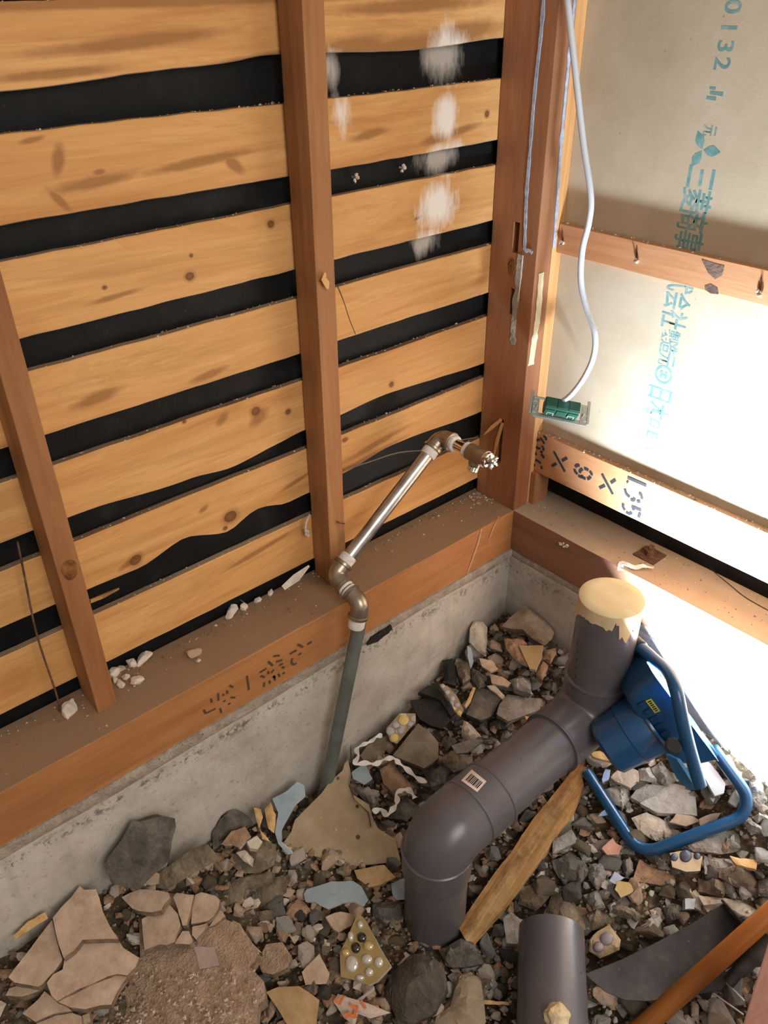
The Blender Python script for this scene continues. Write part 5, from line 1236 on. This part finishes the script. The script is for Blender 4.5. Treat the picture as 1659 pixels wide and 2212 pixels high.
frag('round stone holding two lilac pebbles, above the hoe blade', [(1273,2030),(1290,2012),(1316,1997),(1341,2030),(1338,2052),(1296,2070),(1273,2055)], speck('cream_pebble_bed', ('a08a68','b8a180','cbb796'), 22, .8, .5), .03, .008, .03, (.1,-.4,1), .001, 'tile', 'mosaic_tile', 'mosaic tile shards', MT)
mo = FRAGS[-1][0]; mc = FRAGS[-1][2] + V((0,0,.007)); mn = V((.1,-.4,1)).normalized()
pebbles(mo, mc, mn, ((1311,2028,15,M_PEBL),(1293,2046,12,M_PEBL)), .006)
rock('purplish grey stone left of the lilac tile shard, lower row', [(1260,1934),(1290,1923),(1308,1961),(1283,1966)], MG)
rock('long brown slab above the hoe blade tip', [(1316,1954),(1341,1949),(1386,1976),(1374,1994),(1323,1971)], MT)
rock('brown stone above the round stone with lilac pebbles', [(1263,1979),(1290,1964),(1328,1982),(1326,2002),(1280,2010)], MT)
rock('square speckled block above the upper edge of the hoe blade', [(1508,1898),(1535,1893),(1568,1906),(1563,1939),(1508,1926)], MT)
rock('dark brown block left of the small white-blue cube', [(1427,1956),(1467,1954),(1472,1984),(1437,1994)], MD)
frag('small white-blue cube above the hoe blade', [(1480,1941),(1503,1941),(1500,1964),(1480,1964)], speck('white_blue_stone', ('a2aab0','b6bec4','c9cfd4'), 20), .014, 0, .025)
rock('wide pale plaster pile along the upper edge of the hoe blade', [(1508,1934),(1556,1938),(1600,1946),(1640,1962),(1640,1990),(1600,1975),(1560,1950),(1520,1956)], MW, dome=.008)
rock('whitish flaky stone touching the hoe blade edge', [(1380,2010),(1400,1985),(1425,1975),(1430,1990),(1412,2018),(1385,2020)], MP)
rock('large rounded brown rock behind the foreground pipe stub', [(1190,1937),(1211,1927),(1230,1933),(1259,1983),(1266,2008),(1240,2015),(1172,1985)], MT, dome=.022, lift=.012)
rock('brown two-toned rock right of the broken plank foot', [(1124,1918),(1161,1906),(1188,1935),(1180,1947),(1157,1968),(1119,1952)], MT, dome=.02)
rock('grey brown stone under the salmon-pink tile shard', [(1340,1862),(1362,1850),(1372,1885),(1352,1895)], MG)
rock('dark block at the right picture edge below the split pair of rocks', [(1640,1900),(1664,1890),(1664,1938),(1638,1935)], MD)
frag('half-round tan chip lying on the front edge of the hoe blade', [(1352,2153),(1362,2145),(1378,2143),(1392,2152),(1390,2157),(1360,2157)], MWD, .006, .002, None)
# long white tape loops
def tape(pts, label, wd=.011, lift=.055):
    q = smooth_path([on_heap(u, v, lift) for u, v in pts], 6)
    bm = bmesh.new(); ns = [V((.3*math.sin(i*.55), .5*math.cos(i*.37) - .3, .8)) for i in range(len(q))]
    ribbon(bm, q, ns, [wd*(.75 + .35*math.sin(i*.8)) for i in range(len(q))], .0010)
    tag(obj('plastic_tape', bm, M_PAPER, origin=q[0]), label, 'tape', 'white plastic tapes in the rubble')
tape([(826,1588),(812,1592),(800,1602),(785,1608),(770,1618),(774,1632),(766,1650),(790,1648),(812,1650),(830,1640),(850,1638),(862,1648),(880,1662),(900,1680),(922,1690)], 'long white plastic tape trailing from the left footing towards the drain pipe elbow')
tape([(806,1754),(822,1748),(836,1760),(850,1745),(858,1732),(856,1715),(870,1706),(885,1708),(896,1724)], 'shorter white plastic tape curled above the floor sheet, left of the drain pipe elbow', .012, .05)

# ---------------------------------------------------------------- smaller loose stones
def hull_rock(seed, low=False):
    r = random.Random(seed); bm = bmesh.new()
    ax = (1.0, r.uniform(.6, .95), r.uniform(.35, .7))
    for _ in range(15):
        d = V((r.gauss(0,1), r.gauss(0,1), r.gauss(0,1))).normalized()
        m = max(abs(d.x), abs(d.y), abs(d.z)); k = r.uniform(.75, 1.0) / (m ** .6)
        bm.verts.new((d.x*ax[0]*k, d.y*ax[1]*k, d.z*ax[2]*k))
    h = bmesh.ops.convex_hull(bm, input=bm.verts[:])
    bmesh.ops.delete(bm, geom=[v for v in bm.verts if not v.link_faces], context='VERTS')
    if low:
        me = bpy.data.meshes.new('chip_mesh_%d' % seed); bm.to_mesh(me); bm.free(); return me
    bmesh.ops.bevel(bm, geom=bm.edges[:], offset=.05, segments=1, affect='EDGES')
    bmesh.ops.triangulate(bm, faces=bm.faces[:])
    bmesh.ops.subdivide_edges(bm, edges=[e for e in bm.edges if e.calc_length() > .35], cuts=2, use_grid_fill=True)
    for v in bm.verts: v.co += noise.noise_vector(v.co*3.2 + V((seed,)*3)) * .07 + noise.noise_vector(v.co*9 + V((seed,)*3)) * .025
    bmesh.ops.recalc_face_normals(bm, faces=bm.faces[:])
    me = bpy.data.meshes.new('rock_mesh_%d' % seed); bm.to_mesh(me); bm.free(); return me
def inside(u, v, poly):
    c = False; j = len(poly) - 1
    for i in range(len(poly)):
        if ((poly[i][1] > v) != (poly[j][1] > v)) and u < (poly[j][0]-poly[i][0])*(v-poly[i][1])/(poly[j][1]-poly[i][1]) + poly[i][0]: c = not c
        j = i
    return c
def to_px(p):
    d = V(p) - CAM; z = d.dot(FW); return CX + F_PX*d.dot(RT)/z, CY - F_PX*d.dot(UP)/z
VAR = [hull_rock(k) for k in range(12)]
KINDS = [('dark brown', MD, 3), ('mid-brown', MT, 3), ('grey', MG, 3), ('pale', MP, 2), ('cream plaster', MW, 2), ('beige', MB, 2)]
MESH = {}
for nm, m, _ in KINDS:
    for i, b in enumerate(VAR):
        me = b.copy(); me.materials.append(m); MESH[nm, i] = me
PILE = [k for k in KINDS for _ in range(k[2])]
def zone(u, v):
    if v < 1620 and u < 1230: return 'in the heap filling the wall corner'
    if u < 560: return 'around the cracked slabs at lower left'
    if u < 880: return 'between the floor sheet and the pearl-studded tile'
    if u < 1120: return 'around the foot of the drain pipe'
    if v < 1800: return 'around the blue stand tube'
    if u < 1330: return 'right of the broken plank'
    return 'around the hoe blade'
rr = random.Random(21); placed = []; tries = 0
SMALL = 290
KEEP = [[(1264,2104),(1310,2142),(1400,2160),(1560,2136),(1632,2050),(1562,1952),(1420,2032)], PK_T]
while len(placed) < SMALL and tries < 20000:
    tries += 1
    x, y = rr.uniform(.02, .95), rr.uniform(-1.22, -.02)
    z = H(x, y); u, v = to_px((x, y, z))
    if not (-10 < u < 1670 and 1330 < v < 2225): continue
    if any(inside(u, v, k) for k in KEEP) or inside(u, v, FRAGS[0][1]): continue
    s = rr.choice((.010, .012, .014, .018, .022, .026)) if u < 1090 else rr.choice((.014, .017, .020, .024, .028, .031))
    hit = any(inside(u, v, p[1]) for p in FRAGS)
    if hit and not (s < .010 and rr.random() < .10): continue
    if any((x-a)**2 + (y-b)**2 < ((s+c)*.72)**2 for a, b, c in placed): continue
    if (V((x, y)) - V((.370, -.592))).length < .06 + s: continue
    nm, m, _ = rr.choice(PILE)
    if u < 900 and v > 1600 and rr.random() < .6: nm, m, _ = KINDS[rr.choice((1, 4, 5, 5))]
    if u > 1150 and rr.random() < .4: nm, m, _ = KINDS[rr.choice((0, 1, 2, 3))]  # stones at right picked greyer: cool light bounced off the wall, put into colour
    o = bpy.data.objects.new('rubble_stone', MESH[nm, rr.randrange(12)]); COL.objects.link(o)
    o.location = (max(x, s + .004), min(y, -s - .004), z + (s*.30 if not hit else .045))
    o.rotation_euler = (rr.uniform(-.5, .5), rr.uniform(-.5, .5), rr.uniform(0, 6.28)); o.scale = (s, s, s)
    sz = 'larger' if s >= .016 else 'small'
    zn = zone(u, v)
    tag(o, '%s %s stone lying loose %s' % (sz, nm, zn), 'stone', '%s %s stones %s' % (sz, nm, zn)); placed.append((x, y, s))
# grit: far too many grains to count
def grit(name, n, mats, place, smin, smax, label, seed):
    r = random.Random(seed); bm = bmesh.new(); tv = []
    for _ in range(n):
        p = place(r)
        if p is None: continue
        s = r.uniform(smin, smax) * (1.6 if r.random() < .12 else 1)
        vs = [bm.verts.new(p + V((r.uniform(.6,1)*a, r.uniform(.6,1)*b, r.uniform(.3,.8)*c))*s) for a, b, c in ((1,.2,0),(-.4,.9,.1),(-.6,-.8,0),(.1,.1,1),(.2,-.5,-.8))]
        mi = r.randrange(len(mats))
        for f in ((0,1,3),(1,2,3),(2,0,3),(1,0,4),(2,1,4),(0,2,4)):
            bm.faces.new([vs[k] for k in f]).material_index = mi
    o = obj(name, bm, mats); return tag(o, label, 'grit', None, 'stuff')
def pl_ground(r):
    x, y = r.uniform(.006, 1.2), r.uniform(-1.4, -.006); return V((x, y, H(x, y) - .004 + r.random()*.006))
BIGSLAB = [(18,2111),(112,1987),(172,1913),(210,1921),(256,2010),(301,2069),(275,2110),(240,2172),(184,2182),(90,2130)]
fill = bmesh.new(); rf = random.Random(77); nf = 0
LOW = [hull_rock(40 + k, True) for k in range(8)]
while nf < 4200:
    x, y = rf.uniform(.01, 1.25), rf.uniform(-1.45, -.01); s_ = rf.choice((.006, .008, .010, .013, .016)); p = V((max(x, s_+.004), min(y, -s_-.004), H(x, y) - .003 + rf.random()*.005))
    u, v = to_px(p)
    if not (-500 < u < 2300 and 1320 < v < 3000) or any(inside(u, v, k) for k in KEEP[:1] + [FRAGS[0][1], BIGSLAB]): continue
    R3 = Matrix.Rotation(rf.uniform(0, 6.28), 3, 'Z') @ Matrix.Rotation(rf.uniform(-.6, .6), 3, 'X')
    me = LOW[rf.randrange(8)]; n0 = [fill.verts.new(p + R3 @ (q.co * s_)) for q in me.vertices]; mi = rf.choice((0, 1, 2, 4, 4, 4, 6)) if u < 900 and v > 1600 else rf.randrange(6) if u < 1130 else rf.choice((0, 3, 3, 3, 4, 5, 6))  # right-hand chips greyer too, carrying the cool bounced light in their colour
    for pl in me.polygons: fill.faces.new([n0[k] for k in pl.vertices]).material_index = mi
    nf += 1
tag(obj('rubble_fill', fill, [MD, MT, MT, MG, MBR, MP, MW]), 'countless small chips of concrete and plaster between the larger stones', 'grit', None, 'stuff')
grit('gravel', 12000, [MD, MT, MT, MBR, MG, MB], pl_ground, .0022, .0060, 'fine gravel and crumbs filling the gaps of the rubble', 3)
def pl_sill_l(r):
    y = -r.random()**1.2 * 1.35; return V((-.112 + abs(r.gauss(0, .012)) if r.random() < .75 else r.uniform(-.12, -.01), y, .0012))
grit('plaster_crumbs', 600, [MBR, MT, MT, MW], pl_sill_l, .0009, .0028, 'crumbs of plaster and dirt strewn on the left sill beam', 5)
def pl_sill_b(r): return V((r.random()*1.0, r.uniform(.008, .12), .0012))
grit('plaster_crumbs', 220, [MW, MBR, MT], pl_sill_b, .0008, .0022, 'crumbs of plaster and dirt strewn on the back sill beam', 6)
def pl_bat(r):
    t = r.random(); return V((r.random()*1.0, r.uniform(.0595, .073), (.1768 if t < .7 else .6148)))
grit('plaster_crumbs', 420, [MW, MBR, MBS], pl_bat, .0012, .0034, 'crumbs of plaster lying along the top edges of the back battens', 8)
def pl_boards(r):
    k = r.randrange(1, 8); return V((r.uniform(-.1285, -.1165), -r.random()*1.0, BOARDS[k][1] + .0005))
grit('plaster_crumbs', 900, [MW, MBR, MBS], pl_boards, .0009, .0026, 'crumbs of plaster lying along the top edges of the sheathing boards', 9)
def pl_mortar(r): return V((r.uniform(.001, .005), -r.random()*1.25, -.108 - r.random()*.012))
grit('plaster_crumbs', 350, [MW, MBR, MD], pl_mortar, .0010, .0026, 'crumbs stuck in the mortar joint under the left sill beam', 10)
def pl_corner(r):
    return V((-.112 + abs(r.gauss(0, .03)), -abs(r.gauss(0, .03)) - .003, .0015))
grit('plaster_crumbs', 110, [MBR, MBR, MT, MW], pl_corner, .0012, .0040, 'little heap of crumbs at the foot of the corner post', 11)
def pl_slab(r):
    u, v = r.uniform(250, 555), r.uniform(2095, 2230); return on_plane(u, v, on_heap(400, 2030, .046) + V((0, 0, -.0135)), V((.02, -.12, 1)))
grit('plaster_crumbs', 420, [MB, MCB, MCB, MW], pl_slab, .0010, .0050, 'loose grit covering the crumbly plaster mass at the bottom', 12)
# individual white crumbs by the left stud and elsewhere on the sill
MCR = speck('cream_white_crumb', ('d6c4b2', 'e8d9ca', 'f2e8dc'), 40, .9, .4)
for i, b in enumerate(VAR):
    me = b.copy(); me.materials.append(MCR); MESH['crumb', i] = me
CR = [(249,1452,.010,'beside the left stud foot, touching the stud'),(262,1445,.009,'beside the left stud foot, upper middle of the little pile'),(270,1462,.008,'beside the left stud foot, in the middle of the pile'),(247,1468,.007,'beside the left stud foot, lowest left of the pile'),(259,1478,.008,'beside the left stud foot, lower middle of the pile'),(285,1433,.010,'beside the left stud foot, second from the tip of the pile'),(310,1422,.013,'long pale crumb at the far tip of the pile by the left stud'),(296,1473,.012,'largest white crumb by itself right of the left stud pile'),(150,1530,.017,'big whitish lump left of the left stud foot'),(500,1322,.013,'long whitish crumb on the sill beam edge between the studs'),(526,1310,.008,'rounded white crumb right of the long one on the sill edge'),(585,1280,.007,'white crumb on the sill edge near the propped sliver'),(556,1296,.007,'small crumb on the sill edge between two larger ones'),(419,1411,.013,'flat brownish chip lying alone on the left sill beam'),(427,1427,.005,'tiny pale crumb next to the flat brownish chip')]
for i, (u, v, s, d) in enumerate(CR):
    p = on_z(u, v, s*.45); mm = MW if i != 13 else MBR
    nm = 'crumb' if i != 13 else 'beige'
    o = bpy.data.objects.new('plaster_crumb', MESH[nm, (i*5) % 12]); COL.objects.link(o); o.location = p; s *= 1.3; o.scale = (s*1.25, s*.85, s*.75) if i in (6,9,13) else (s,)*3
    o.rotation_euler = (rr.uniform(-.3,.3), rr.uniform(-.3,.3), 1.9 if i in (6,9,13) else rr.uniform(0,6))
    tag(o, d if d.split()[0] in ('long','largest','big','rounded','white','small','flat','tiny') else 'white plaster crumb ' + d, 'crumb', 'plaster crumbs on the left sill beam')
